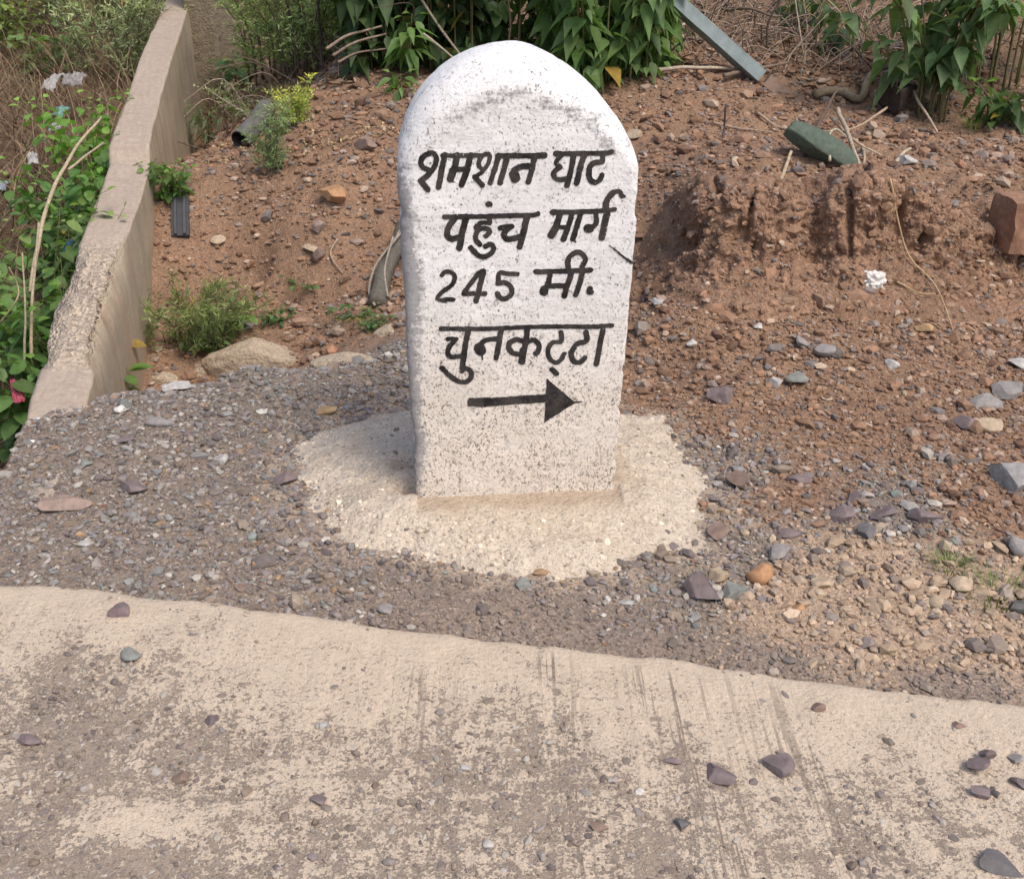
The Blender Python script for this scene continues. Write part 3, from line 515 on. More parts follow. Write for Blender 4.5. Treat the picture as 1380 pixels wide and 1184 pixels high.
# ------------------------------------------------------------------ low concrete wall on the left
wy = np.concatenate([np.arange(2.2, 4.3, .014), np.arange(4.3, 11.2, .03)])
def wall_top(y):
    z = np.interp(y, [2.2, 3.0, 3.12, 3.25, 3.34, 4.05, 4.82, 5.02, 5.09, 5.13, 5.3, 6.35, 7.9, 11.2], [-.03, -.018, .012, .030, .075, .165, .235, .262, .275, .335, .37, .53, .69, .92])
    return z
crm = sstep(3.22, 3.34, wy)*(1-sstep(3.95, 4.35, wy)); prof = []
tu = np.linspace(0, 1, 26)
def wall_ring(y, c):
    zt = wall_top(y); xr = float(wallx(y)); pts = []; tp = []
    ero = .028*c; t_l = WALL_T + .012*vnoise(np.array([y*1.2]), np.array([0.]))[0] + (.004+.018*c)*fbm(np.array([y*9.]), np.array([4.]), 0, 4)[0]
    zs = np.append(np.linspace(-1.15, zt-.03, 28), [zt-.012, zt-.003])
    for z in zs:
        jag = (.004 + .03*c)*max(0, 1-(zt-z)/.09)*(.6+.8*abs(vnoise(np.array([y*26]), np.array([z*26]))[0]))
        pts.append((xr - jag - .004*vnoise(np.array([y*3.]), np.array([z*9.]))[0], y, z)); tp.append(0 if z < zt-.02 else .25)
    for t in tu[1:-1]:
        x = xr - .004 - ero*.8 - (t_l-.008-ero*1.4)*t
        h = .010*fbm(np.array([x*9]), np.array([y*5]), 1, 3)[0] + c*.030*fbm(np.array([x*24]), np.array([y*24]), 2, 3)[0] + .003*vnoise(np.array([x*70]), np.array([y*70]))[0] - c*.03*abs(2*t-1)**3 - .003*abs(2*t-1)**10
        pts.append((x, y, zt + h)); tp.append(1)
    for z in np.linspace(zt-.014-ero*.6, -1.15, 16):
        pts.append((xr - t_l + .02*(vnoise(np.array([y*9.]), np.array([z*9.]))[0])*(.1+c), y, z)); tp.append(1 if z > zt-.05 else 0)
    return pts, tp
wr = [wall_ring(a, b) for a, b in zip(wy, crm)]; npf = len(wr[0][0]); WV = np.array([p for a, b in wr for p in a]); WT = np.array([q for a, b in wr for q in b], float)
cap0 = np.arange(npf); Fw = [grid_faces(npf, len(wy))]
low_wall = empty('concrete_wall', (float(wallx(4.0)), 4.0, -.3), 'low weathered concrete wall with a broken gravelly top running away on the left', 'wall')
WV0 = WV - np.array(low_wall.location)
mk('wall_panel', np.vstack([WV0, WV0[:npf].mean(0)]), [Fw[0], np.array([(len(WV0), (i+1) % npf, i) for i in range(npf)])], MAT['wall'], low_wall, attrs=dict(top=np.append(WT, 1), crumb=np.append(np.repeat(crm, npf)*(WT > .2), 1)))
def rough_box(acc, c, size, rot=0, j=.01, n=6, tilt=(0, 0), col=(1, 1, 1)):
    bm = bmesh.new(); bmesh.ops.create_cube(bm, size=1); bmesh.ops.subdivide_edges(bm, edges=bm.edges[:], cuts=n, use_grid_fill=True)
    V = np.array([v.co[:] for v in bm.verts])*np.array(size); q = np.array([[v.index for v in f.verts] for f in bm.faces]); bm.free()
    V += j*np.stack([fbm(V[:, 1]*9+k*7, V[:, 2]*9, V[:, 0]*9+k*3, 3) for k in range(3)], 1)
    Mx = (Matrix.Rotation(rot, 3, 'Z') @ Matrix.Rotation(tilt[0], 3, 'X') @ Matrix.Rotation(tilt[1], 3, 'Y'))
    acc.add(V @ np.array(Mx).T + np.asarray(c), None, q, col)
a0, a1 = pxy(258, 60, 7.65), pxy(298, 60, 7.65); bxw = a1[0]-a0[0]
ac = Acc(); rough_box(ac, (0, 0, 0), (bxw, .5, 2.2), R(-6), .012, 8)
pl = ac.build('buttress', None, low_wall); pl.location = Vector(((a0[0]+a1[0])/2, 7.9, .35)) - low_wall.location
mb = mat_cement('shaded_concrete', (.20, .165, .115), (.34, .285, .205), (.14, .11, .08)); pl.data.materials.append(mb)  # concrete painted darker for the buttress face that gets less light
# ------------------------------------------------------------------ loose gravel, crumbs and grit (nobody could count it)
_g = (1+5**.5)/2; ICO_V = np.array([(-1, _g, 0), (1, _g, 0), (-1, -_g, 0), (1, -_g, 0), (0, -1, _g), (0, 1, _g), (0, -1, -_g), (0, 1, -_g), (_g, 0, -1), (_g, 0, 1), (-_g, 0, -1), (-_g, 0, 1)], float); ICO_V /= np.linalg.norm(ICO_V[0])
ICO_F = np.array([(0, 11, 5), (0, 5, 1), (0, 1, 7), (0, 7, 10), (0, 10, 11), (1, 5, 9), (5, 11, 4), (11, 10, 2), (10, 7, 6), (7, 1, 8), (3, 9, 4), (3, 4, 2), (3, 2, 6), (3, 6, 8), (3, 8, 9), (4, 9, 5), (2, 4, 11), (6, 2, 10), (8, 6, 7), (9, 8, 1)])
OCT_V = np.array([(1, 0, 0), (-1, 0, 0), (0, 1, 0), (0, -1, 0), (0, 0, 1), (0, 0, -1)], float); OCT_F = np.array([(0, 2, 4), (2, 1, 4), (1, 3, 4), (3, 0, 4), (2, 0, 5), (1, 2, 5), (3, 1, 5), (0, 3, 5)])
def pebbles(xyz, r, col, ico, flat=(.32, .80), sink=.25, tilt=.5):
    N = len(r); T, F = (ICO_V, ICO_F) if ico else (OCT_V, OCT_F); k = len(T)
    V = T[None]*rng.uniform(.68, 1.2, (N, k, 1)); S = np.stack([rng.uniform(.9, 1.45, N), rng.uniform(.65, 1.0, N), rng.uniform(*flat, N)], 1); V = V*(S*r[:, None])[:, None, :]
    a = rng.uniform(0, 6.283, N); tx = rng.normal(0, tilt, N); ca, sa, ct, st = np.cos(a), np.sin(a), np.cos(tx), np.sin(tx); x, y, z = V[..., 0], V[..., 1], V[..., 2]
    y, z = y*ct[:, None]-z*st[:, None], y*st[:, None]+z*ct[:, None]; x, y = x*ca[:, None]-y*sa[:, None], x*sa[:, None]+y*ca[:, None]
    V = np.stack([x, y, z], -1) + xyz[:, None, :]; V[..., 2] += (r*S[:, 2]*(1-2*sink))[:, None]
    return V.reshape(-1, 3), (F[None] + (np.arange(N)*k)[:, None, None]).reshape(-1, 3), np.repeat(col, k, 0)
GPAL = np.array([(.180, .150, .143), (.235, .205, .190), (.135, .112, .108), (.295, .265, .24), (.205, .158, .128), (.37, .335, .295), (.20, .195, .19), (.25, .20, .158), (.205, .178, .178), (.165, .138, .120), (.25, .23, .218), (.29, .19, .115), (.48, .45, .41), (.20, .215, .20)])
GPAL = GPAL*np.array((1.12, 1.13, 1.12)); GPW = np.array([14, 13, 10, 9, 10, 5, 9, 10, 10, 10, 9, 2.2, 1.0, 2.0]); GPW = GPW/GPW.sum()
RPAL = np.array([(.235, .150, .104), (.285, .19, .138), (.165, .102, .074), (.33, .255, .21), (.22, .185, .17), (.39, .31, .245), (.265, .165, .112), (.165, .148, .145), (.30, .17, .11)]); RPAL = RPAL*np.array((1.06, 1.03, .99)); RPW = np.array([20, 16, 12, 8, 8, 5, 18, 7, 2.]); RPW /= RPW.sum()
BPAL = np.array([(.42, .315, .225), (.36, .27, .195), (.47, .365, .27), (.29, .235, .195), (.24, .195, .175)]); BPW = np.array([6, 6, 3, 3, 2.]); BPW /= BPW.sum()
KPAL = np.array([(.23, .185, .155), (.27, .22, .185), (.19, .16, .145), (.33, .275, .23)]); KPW = np.array([5, 5, 4, 2.]); KPW /= KPW.sum()
def pick(p, w, n): return p[rng.choice(len(p), n, p=w)]*rng.uniform(.76, 1.24, (n, 1))
def scatter(name, label, cat, N, x0, x1, y0, y1, med, sg, rmax, keep, split=.0036):
    x = rng.uniform(x0, x1, N); y = rng.uniform(y0, y1, N)
    ok = (collar_d(x, y) > np.where(rng.random(len(x)) < .30, .84 + .10*vnoise(x*9, y*9), .95 + .07*vnoise(x*20, y*20))) & (y > road_edge(x)+.004) & (x > wallx(y) - np.where(y < 3.1, .16, -.01)); x, y = x[ok], y[ok]
    W_ = zones(x, y); ok = rng.random(len(x)) < keep(x, y, W_); x, y, W_ = x[ok], y[ok], W_[ok]; n = len(x)
    zk = (W_.cumsum(1) > rng.random((n, 1))*W_.sum(1)[:, None]).argmax(1); col = np.zeros((n, 3))
    for k, (p, w) in enumerate(((GPAL, GPW), (RPAL, RPW), (BPAL, BPW), (KPAL, KPW))): q = zk == k; col[q] = pick(p, w, q.sum())
    r = np.clip(med*np.exp(rng.normal(0, sg, n)), .0012, rmax)*np.where(zk == 3, .72, 1.0); z = height(x, y); xyz = np.stack([x, y, z], 1)
    a = r > split; Va, Fa, Ca = pebbles(xyz[a], r[a], col[a], True); Vb, Fb, Cb = pebbles(xyz[~a], r[~a], col[~a], False)
    return tag(mk(name, np.vstack([Va, Vb]), [np.vstack([Fa, Fb + len(Va)])], MAT['grit'], col=np.vstack([Ca, Cb]), smooth=False), label, cat, kind='stuff')
scatter('gravel', 'grey and purple brown gravel and chippings strewn over the road shoulder', 'gravel', 80000, -1.75, 2.1, 1.6, 3.75, .0043, .52, .016, lambda x, y, w: np.clip(.12 + w[:, 0]*.95 + w[:, 1]*.62 + w[:, 2]*.45 + w[:, 3]*.9, 0, 1))
scatter('gravel_chips', 'larger grey stone chips lying among the gravel and on the right hand slope', 'gravel', 9500, -1.6, 2.0, 1.7, 3.7, .0100, .42, .026, lambda x, y, w: np.clip((w[:, 0]*.40 + w[:, 1]*.34 + w[:, 2]*.5 + w[:, 3]*.1)*(.30+1.3*sstep(.25, .9, x))*(.5+.8*(vnoise(x*4, y*4, 2) > 0)), 0, 1))
scatter('soil_crumbs', 'reddish brown crumbs of earth and small stones on the dirt heap', 'soil crumbs', 62000, -2.2, 2.6, 3.25, 6.9, .0060, .66, .036, lambda x, y, w: np.clip(w[:, 1]*.75 + .1, 0, 1)*(.45+.55*(vnoise(x*5, y*5) > -.25)))
n = 75000; x = rng.uniform(-1.35, 1.35, n); y = rng.uniform(1.12, 2.15, n); s_ = road_edge(x) - y; dd = road_dirt(x, y); ok = (s_ > .004) & (rng.random(n) < .035 + .62*sstep(-.15, .5, dd + .25*fbm(x*16, y*10, 7, 3))); x, y = x[ok], y[ok]; n = len(x)
r = np.clip(.0019*np.exp(rng.normal(0, .62, n)), .0007, .011); col = pick(np.vstack([GPAL[[0, 1, 2, 3, 4, 5, 9]], KPAL]), np.full(11, 1/11), n); col[rng.random(n) < .08] = (.42, .38, .335)
a = r > .003; xyz = np.stack([x, y, road_top(x, y)-.0005], 1); Va, Fa, Ca = pebbles(xyz[a], r[a], col[a], True); Vb, Fb, Cb = pebbles(xyz[~a], r[~a], col[~a], False)
tag(mk('road_grit', np.vstack([Va, Vb]), [np.vstack([Fa, Fb+len(Va)])], MAT['grit'], col=np.vstack([Ca, Cb]), smooth=False), 'fine grit and small pebbles scattered over the worn concrete road', 'grit', kind='stuff')
# crumbling earth bank: a near-vertical broken face with a ledge on top
bpx = np.array([(862, 392), (885, 372), (905, 345), (925, 312), (940, 288), (958, 270), (985, 262), (1020, 262), (1060, 266), (1095, 276), (1120, 264), (1150, 252), (1195, 247), (1225, 252), (1260, 268), (1300, 288), (1345, 318), (1385, 350)], float)
by0 = np.interp(bpx[:, 0], [862, 905, 940, 1000, 1060, 1098, 1130, 1200, 1260, 1320, 1385], [3.92, 3.80, 3.72, 3.66, 3.67, 3.74, 3.66, 3.64, 3.68, 3.76, 3.82])
bw = np.array([pxy(a, b, y + .05) for (a, b), y in zip(bpx, by0)]); bx = np.linspace(bw[0, 0]-.05, bw[-1, 0]+.08, 270)
bc = np.interp(bx, bw[:, 0], bw[:, 2]); bf = np.interp(bx, bw[:, 0], bw[:, 1]-.05); bc = bc + .02 + .015*fbm(bx*14, bx*0, 3, 3); bf = bf + .03*fbm(bx*6, bx*0, 7, 3)
tp_ = np.array([(-.34, 0, -.05), (-.20, .0, .0), (-.10, .14, .0), (-.03, .34, 0), (.0, .60, 0), (.018, .86, 0), (.05, .98, 0), (.09, 1.0, 0), (.22, .97, 0), (.40, .80, 0), (.62, .45, -.02), (.85, .05, -.08)])
tq = np.concatenate([np.linspace(0, 2, 22)[:-1], np.linspace(2, 7, 80)[:-1], np.linspace(7, 11, 46)]); cv = np.array([np.interp(tq, np.arange(12), tp_[:, q]) for q in range(3)])
BX = np.repeat(bx[None], len(tq), 0); BY = bf[None] + cv[0][:, None]*(.75+.5*np.clip((bc-.12)/.3, 0, 1))[None]
gb = height(BX.ravel(), (BY).ravel(), False).reshape(BX.shape); toe = height(bx, bf-.18, False); BZ = toe[None] + (bc-toe)[None]*cv[1][:, None] + cv[2][:, None]
BZ = np.where((cv[1] < .02)[:, None], gb - .015, BZ)
du = np.stack([np.gradient(a, axis=1) for a in (BX, BY, BZ)], -1); dv = np.stack([np.gradient(a, axis=0) for a in (BX, BY, BZ)], -1); NN = nrm0 = np.cross(du, dv); NN = NN/(np.linalg.norm(NN, axis=-1, keepdims=True)+1e-12)
face = (sstep(.02, .3, cv[1]) * (1-sstep(7.5, 9.5, tq)))[:, None]
dsp = .050*fbm(BX*6, BY*6+3, BZ*6, 4) - .050*sstep(.6, .97, 1-np.abs(vnoise(BX*10+2.2, BZ*1.6, BY*3))*2.4)*sstep(2.6, 4, tq)[:, None] + .022*fbm(BX*22, BZ*16, BY*20, 3) - .020*np.abs(vnoise(BX*31, BZ*26, BY*28)) + .014*fbm(BX*55, BY*55, BZ*55, 2)
dsp = dsp*(.25+.75*face) - .06*np.exp(-((BX-bx[70])/.022)**2-((BZ-.33)/.035)**2) 
BV = np.stack([BX, BY, BZ], -1) + NN*dsp[..., None]; bcol = np.array((.250, .161, .110))*(1 + .30*fbm(BX*5, BY*5, BZ*5, 4) )[..., None]*(1 + .12*fbm(BX*30, BY*30, BZ*12, 2))[..., None]
tag(mk('earth_bank', BV.reshape(-1, 3), [grid_faces(len(bx), len(tq))], MAT['ground'], col=bcol.reshape(-1, 3)), kind='structure')
cl = rng.choice(BV.shape[0]*BV.shape[1], 2600); fa = np.repeat(((tq > 1.2) & (tq < 8.5))[:, None], len(bx), 1).ravel()[cl]; cl = cl[fa]; cr_ = np.clip(.0095*np.exp(rng.normal(0, .5, len(cl))), .004, .034); Vc, Fc, Cc = pebbles(BV.reshape(-1, 3)[cl] - NN.reshape(-1, 3)[cl]*(cr_*.25)[:, None], cr_, pick(RPAL[[0, 1, 2, 6]], np.array([.4, .15, .2, .25]), len(cl)), True, sink=.5, tilt=1.2, flat=(.6, 1.0))
sel = rng.choice(BV.shape[0]*BV.shape[1], 9000); kp = rng.random(9000) < np.repeat((.25 + .75*(1-np.where((tq > 2.5) & (tq < 6.8), .72, 0)))[:, None], len(bx), 1).ravel()[sel]; sel = sel[kp]
pr = np.clip(.0050*np.exp(rng.normal(0, .6, len(sel))), .002, .022); pc = pick(RPAL, RPW, len(sel)); Va, Fa, Ca = pebbles(BV.reshape(-1, 3)[sel] - np.array((0, 0, .001)) + NN.reshape(-1, 3)[sel]*.0, pr, pc, True, sink=.5, tilt=1.0)
tag(mk('bank_crumbs', np.vstack([Va, Vc]), [np.vstack([Fa, Fc+len(Va)])], MAT['grit'], col=np.vstack([Ca, Cc]), smooth=False), 'earth clods and small stones clinging to the crumbling bank', 'soil crumbs', kind='stuff')
# cement granules and bits of gravel on the footing
n = 9000; q = rng.integers(0, na, n); s_ = np.sqrt(rng.uniform(.0, .84, n)); kk = np.clip((s_*nr_).astype(int), 0, nr_-2); fp = FOOT[kk, q]; ok = (np.abs(fp[:, 0]+.008) > .275) | (fp[:, 1] < -.11) | (fp[:, 1] > TH+.02); fp = fp[ok]; s_ = s_[ok]; n = len(fp)
r = np.clip(.0026*np.exp(rng.normal(0, .5, n)), .001, .009)*(.8+.5*s_); col = pick(np.array([(.58, .49, .395), (.52, .435, .34), (.64, .56, .455), (.38, .31, .245), (.22, .19, .17)]), np.array([.32, .28, .18, .13, .09]), n)
Va, Fa, Ca = pebbles(fp - np.array((0, 0, .0015)), r, col, True, sink=.45); mk('aggregate', Va, [Fa], MAT['grit'], stone, col=Ca, smooth=False)['kind'] = 'stuff'
# ------------------------------------------------------------------ single stones
RC = dict(mgrey=(.31, .30, .29), purple=(.20, .158, .158), dpurple=(.165, .132, .135), grey=(.27, .25, .24), lgrey=(.43, .41, .39), slate=(.14, .132, .135), red=(.30, .165, .105), tan=(.42, .33, .235), orange=(.42, .24, .13), green=(.215, .222, .205), pink=(.29, .215, .185), beige=(.45, .35, .255), white=(.68, .65, .61), ochre=(.44, .30, .16), brown=(.23, .165, .135), greenrock=(.092, .118, .092))
def rock_mesh(name, size, seed, colr, planes=9, round_=.0, mat=None):
    r_ = np.random.default_rng(seed); bm = bmesh.new(); bmesh.ops.create_icosphere(bm, subdivisions=4, radius=1.0)
    V = np.array([v.co[:] for v in bm.verts]); F = np.array([[v.index for v in f.verts] for f in bm.faces]); bm.free()
    for k in range(planes):
        nrm = r_.normal(0, 1, 3); nrm /= np.linalg.norm(nrm); off = r_.uniform(.30, .78) + round_; d = V @ nrm - off; V = V - np.maximum(d, 0)[:, None]*nrm*.97
    V *= 1 + .035*fbm(V[:, 0]*3+seed, V[:, 1]*3, V[:, 2]*3, 3)[:, None]; e = V.max(0)-V.min(0); V = (V - (V.max(0)+V.min(0))/2)/e*np.array(size)
    c = np.array(colr)*(1 + .18*fbm(V[:, 0]*40+seed, V[:, 1]*40, V[:, 2]*40, 3))[:, None]
    return mk(name, V, [F], mat or MAT['rock'], col=c, smooth=False)
RN = [0]
def stone_at(px, py, w, h, colr, label, name='stone', cat='stone', rot=None, up=1.0, sink=.22, on_road=False, tilt=None, group=None, round_=0, deep=None):
    RN[0] += 1; r_ = np.random.default_rng(100+RN[0]); g = ground(px, py) if not on_road else P(px, py, 0); k = zsc(g)
    ang = math.atan2(CAM_H-g[2], g[1]); W_ = w*k; H_ = h*k
    sz = max(.3*W_, min(H_*.62, H_/max(.35, math.cos(ang)))*up); dp = deep*W_ if deep else max(.5*W_, min(1.1*W_, (H_ - sz*math.cos(ang)*.75)/math.sin(ang)))
    o = rock_mesh(name, (W_, dp, sz), 100+RN[0], RC[colr], round_=round_); zz = 0 if on_road else float(height(np.array([g[0]]), np.array([g[1]]))[0])
    o.location = (g[0], g[1] + .0, zz + sz*(.5-sink)); o.rotation_euler = (r_.uniform(-.15, .15), r_.uniform(-.15, .15), rot if rot is not None else r_.uniform(-.35, .35))
    if tilt: o.rotation_euler = (*tilt, rot or 0)
    return tag(o, label, cat, group)
STONES = [
 (1326, 322, 20, 48, 'slate', 'dark slate flake standing on edge beside the upright reddish block', dict(name='slate_flake', up=1.6, tilt=(.25, .15))),
 (1338, 287, 28, 22, 'lgrey', 'pale grey pebble above the dark slate flake beside the reddish block', {}),
 (1368, 652, 72, 62, 'mgrey', 'largest smooth light grey boulder lying at the right edge', dict(name='boulder', cat='boulder', round_=.06)),
 (1331, 577, 38, 28, 'tan', 'rounded tan stone touching a purple stone on the right slope', dict(round_=.1)), (1298, 571, 30, 30, 'purple', 'purple stone touching a rounded tan stone on the right slope', {}),
 (1328, 545, 44, 24, 'grey', 'flat grey slab just above the rounded tan stone', {}), (1357, 531, 40, 28, 'grey', 'grey angular stone right of the flat slab near the right edge', {}), (1372, 494, 30, 20, 'lgrey', 'light grey flat stone at the right edge above the grey slabs', {}),
 (1070, 512, 30, 32, 'green', 'greenish grey block in the middle of the dirt slope', {}), (1046, 519, 20, 20, 'lgrey', 'small light grey stone touching the greenish grey block', {}), (972, 536, 46, 36, 'purple', 'largest purple grey stone low on the slope right of the kilometre stone', {}),
 (1079, 467, 20, 22, 'grey', 'upright grey chip left of a wider grey chip on the dirt slope', dict(up=1.3)), (1110, 479, 30, 26, 'grey', 'wide grey chip below the face of the dirt heap', {}), (1020, 441, 14, 14, 'lgrey', 'tiny pale pebble below the crumbling face of the heap', {}), (1202, 494, 18, 16, 'lgrey', 'small pale round pebble midway down the right slope', {}),
 (998, 652, 38, 38, 'brown', 'brownish grey angular stone right of the cement footing', {}), (945, 803, 46, 56, 'purple', 'biggest purple stone of the heap in front of the cement footing', dict(up=1.2)), (1023, 779, 36, 42, 'orange', 'orange brown cube-like stone in the small pile at the roadside', dict(up=1.2)),
 (990, 803, 42, 32, 'green', 'greenish grey stone between the purple and the orange stones of the pile', {}), (1050, 751, 30, 30, 'grey', 'grey stone behind the orange brown one', {}), (969, 781, 28, 26, 'tan', 'tan stone wedged behind the biggest purple stone', {}), (1063, 722, 30, 18, 'purple', 'flat purple stone behind the roadside pile', {}),
 (1132, 697, 38, 28, 'purple', 'broad purple grey stone in the row on the right', {}), (1187, 694, 40, 24, 'dpurple', 'dark purple flat stone in the middle of the row on the right', {}), (1168, 722, 28, 26, 'slate', 'blackish stone below the row on the right', {}), (1246, 702, 46, 28, 'purple', 'long purple stone at the end of the row on the right', {}), (1152, 676, 18, 24, 'dpurple', 'narrow dark stone standing behind the row on the right', dict(up=1.3)),
 (1107, 787, 30, 24, 'beige', 'beige stone in the pale dust right of the roadside pile', {}), (1076, 648, 34, 20, 'purple', 'elongated purple grey stone sloping to the right', dict(rot=-.6)), (1296, 792, 32, 28, 'beige', 'beige stone beside the grass tuft at the right', {}), (968, 722, 30, 28, 'brown', 'purple brown stone touching the right side of the cement footing', {}), (1262, 815, 26, 24, 'tan', 'dusty tan stone left of the lower grass tuft', {}), (1372, 745, 30, 34, 'grey', 'grey stone cut by the right edge below the boulder', {}), (1376, 820, 40, 26, 'slate', 'dark stone cut by the right edge below the grass tufts', {}), (1075, 820, 20, 14, 'orange', 'small orange stone in the pale dust', {}),
 (970, 1046, 50, 32, 'purple', 'flat curved purple stone on the road', dict(on_road=True, rot=-.5, up=.5, sink=.1)), (1047, 1034, 46, 34, 'dpurple', 'dark purple stone on the road right of the flat curved one', dict(on_road=True, rot=-.4, up=.7, sink=.1)), (1316, 1036, 34, 34, 'dpurple', 'dark purple stone on the road touching a smaller one near the right edge', dict(on_road=True, sink=.1)), (1328, 1024, 24, 18, 'purple', 'small purple stone leaning on a dark one on the road', dict(on_road=True, up=1.6, sink=-.2)),
 (1320, 1072, 28, 24, 'purple', 'rounded purple stone below the leaning pair on the road', dict(on_road=True, sink=.1)), (1341, 1070, 14, 18, 'slate', 'little dark stone right of the rounded purple one on the road', dict(on_road=True)), (1103, 955, 22, 18, 'brown', 'lone brown stone on the clean strip of the road', dict(on_road=True, sink=.1)), (1352, 1168, 60, 44, 'slate', 'dark slate slab in the bottom right corner', dict(on_road=True, rot=-.6, up=.5)), (1374, 1058, 26, 24, 'dpurple', 'dark stone on the road cut by the right edge', dict(on_road=True)), (1369, 1024, 18, 18, 'grey', 'small grey stone above the dark one at the right edge of the road', dict(on_road=True)),
 (1292, 978, 20, 14, 'brown', 'flat brown pebble near the right end of the road edge', dict(on_road=True)), (162, 826, 30, 26, 'purple', 'purple stone alone on the pale road edge at the left', dict(on_road=True, sink=.08)), (177, 886, 28, 24, 'green', 'grey green stone on the road below the lone purple one', dict(on_road=True)), (905, 1024, 28, 20, 'purple', 'purple grey stone on the road left of the flat curved one', dict(on_road=True, sink=.35)), (806, 1114, 24, 20, 'brown', 'brown round stone at the end of a pale patch of road', dict(on_road=True, sink=.3)), (921, 1112, 24, 24, 'slate', 'dark stone on the lower part of the road', dict(on_road=True)), (430, 1080, 24, 20, 'purple', 'purple stone half sunk in the dirty left part of the road', dict(on_road=True, sink=.3)), (243, 1048, 24, 20, 'brown', 'brown stone in the dirt on the left of the road', dict(on_road=True, sink=.3)), (285, 972, 18, 18, 'dpurple', 'small dark round pebble on the left of the road', dict(on_road=True)), (40, 1000, 34, 18, 'purple', 'flat purple stone near the left edge of the road', dict(on_road=True, rot=-.2, sink=.2)), (437, 978, 12, 14, 'lgrey', 'tiny pale pebble on the left of the road', dict(on_road=True)), (626, 1036, 16, 12, 'lgrey', 'pale bluish chip in the middle of the road', dict(on_road=True)), (658, 1138, 16, 16, 'lgrey', 'pale pebble at the lower middle of the road', dict(on_road=True)), (862, 1068, 12, 12, 'white', 'tiny whitish pebble at the right of the middle of the road', dict(on_road=True)),
 (88, 684, 68, 26, 'pink', 'long pinkish stone lying on the gravel at the left', dict(rot=.45)), (181, 660, 42, 26, 'purple', 'purple grey stone on the gravel right of the long pinkish one', {}), (386, 650, 30, 32, 'purple', 'purple grey stone beside the left side of the cement footing', {}), (298, 623, 20, 20, 'lgrey', 'pale greenish round pebble on the gravel', dict(round_=.1)), (276, 618, 30, 16, 'grey', 'flat grey stone touching the pale round pebble', {}), (216, 572, 46, 16, 'grey', 'long flat grey stone near the wall end', dict(rot=-.15)), (170, 596, 28, 18, 'purple', 'dull purple stone left below the long flat one', {}), (164, 555, 18, 18, 'white', 'small white stone at the foot of the wall end', {}), (440, 557, 30, 15, 'ochre', 'ochre yellow stone behind the cement footing', {}), (117, 628, 18, 18, 'green', 'pale greenish pebble at the far left of the gravel', {}), (705, 792, 24, 18, 'green', 'bluish grey stone in the gravel in front of the footing', {}), (652, 755, 14, 10, 'brown', 'little brown pebble at the front rim of the cement footing', {}), (325, 795, 20, 14, 'brown', 'brown pebble in the gravel beside the road edge', {}), (845, 815, 22, 12, 'lgrey', 'light grey flat chip between footing and road', {}), (115, 735, 20, 12, 'lgrey', 'light chip in the left gravel', {}), (520, 825, 22, 18, 'grey', 'bluish grey stone close to the road edge left of the middle', {}),
 (449, 268, 36, 28, 'orange', 'orange brown stone stuck in the dirt behind the pit', dict(up=1.2)), (430, 353, 20, 34, 'pink', 'pinkish elongated stone pointing upward on the dirt', dict(up=1.5, tilt=(.5, .1))), (431, 313, 16, 22, 'pink', 'small pinkish stone above the elongated one', dict(up=1.3)), (421, 341, 24, 12, 'tan', 'tan stone leaning against the elongated pinkish one', {}), (493, 203, 30, 32, 'pink', 'pinkish slab standing up high on the dirt left of the kilometre stone', dict(up=1.5, deep=.35, tilt=(.3, .2))), (293, 323, 22, 15, 'tan', 'tan stone on the dirt right of the plastic strip', {}), (1245, 447, 24, 20, 'ochre', 'soft orange clod on the right slope', dict(name='clod', cat='clod')), (1003, 250, 22, 14, 'orange', 'orange fragment on top of the dirt heap', {}), (856, 188, 22, 22, 'tan', 'pale tan stone right beside the top of the kilometre stone', {}), (1222, 222, 28, 20, 'lgrey', 'grey white stone beside the mossy green rock', {}), (890, 405, 20, 16, 'lgrey', 'pale bluish chip at the foot of the heap near the kilometre stone', {}), (933, 462, 16, 14, 'white', 'cream pebble low on the slope near the kilometre stone', {}),
]
for px, py, w, h, c_, lab, kw in STONES: stone_at(px, py, w, h, c_, lab, **kw)
# mossy slab, lime lump, broken concrete at the pit
g = ground(1105, 215); k = zsc(g); o = rock_mesh('mossy_rock', (108*k, 52*k, 36*k), 5, RC['greenrock'], 14, round_=.26); o.location = (g[0], g[1], g[2]+.05); o.rotation_euler = (R(12), R(24), R(-14)); tag(o, 'dark green mossy slab of rock lying among dry sticks behind the heap', 'rock')
g = ground(1175, 393); k = zsc(g); ac = Acc()
bm = bmesh.new(); bmesh.ops.create_icosphere(bm, subdivisions=5, radius=1); V = np.array([v.co[:] for v in bm.verts]); F = np.array([[v.index for v in f.verts] for f in bm.faces]); bm.free()
V2 = V*(1 + .42*fbm(V[:, 0]*2.1, V[:, 1]*2.1, V[:, 2]*2.1, 4) - .25*np.abs(vnoise(V[:, 0]*4, V[:, 1]*4, V[:, 2]*4)))[:, None]*np.array((19, 15, 17))*k
o = mk('lime_lump', V2, [F], MAT['rock'], col=np.full((len(V2), 3), (.66, .64, .61))); o.location = (g[0], g[1], g[2]+.03); tag(o, 'crumpled white lump stuck on the slope of the dirt heap', 'lime lump')
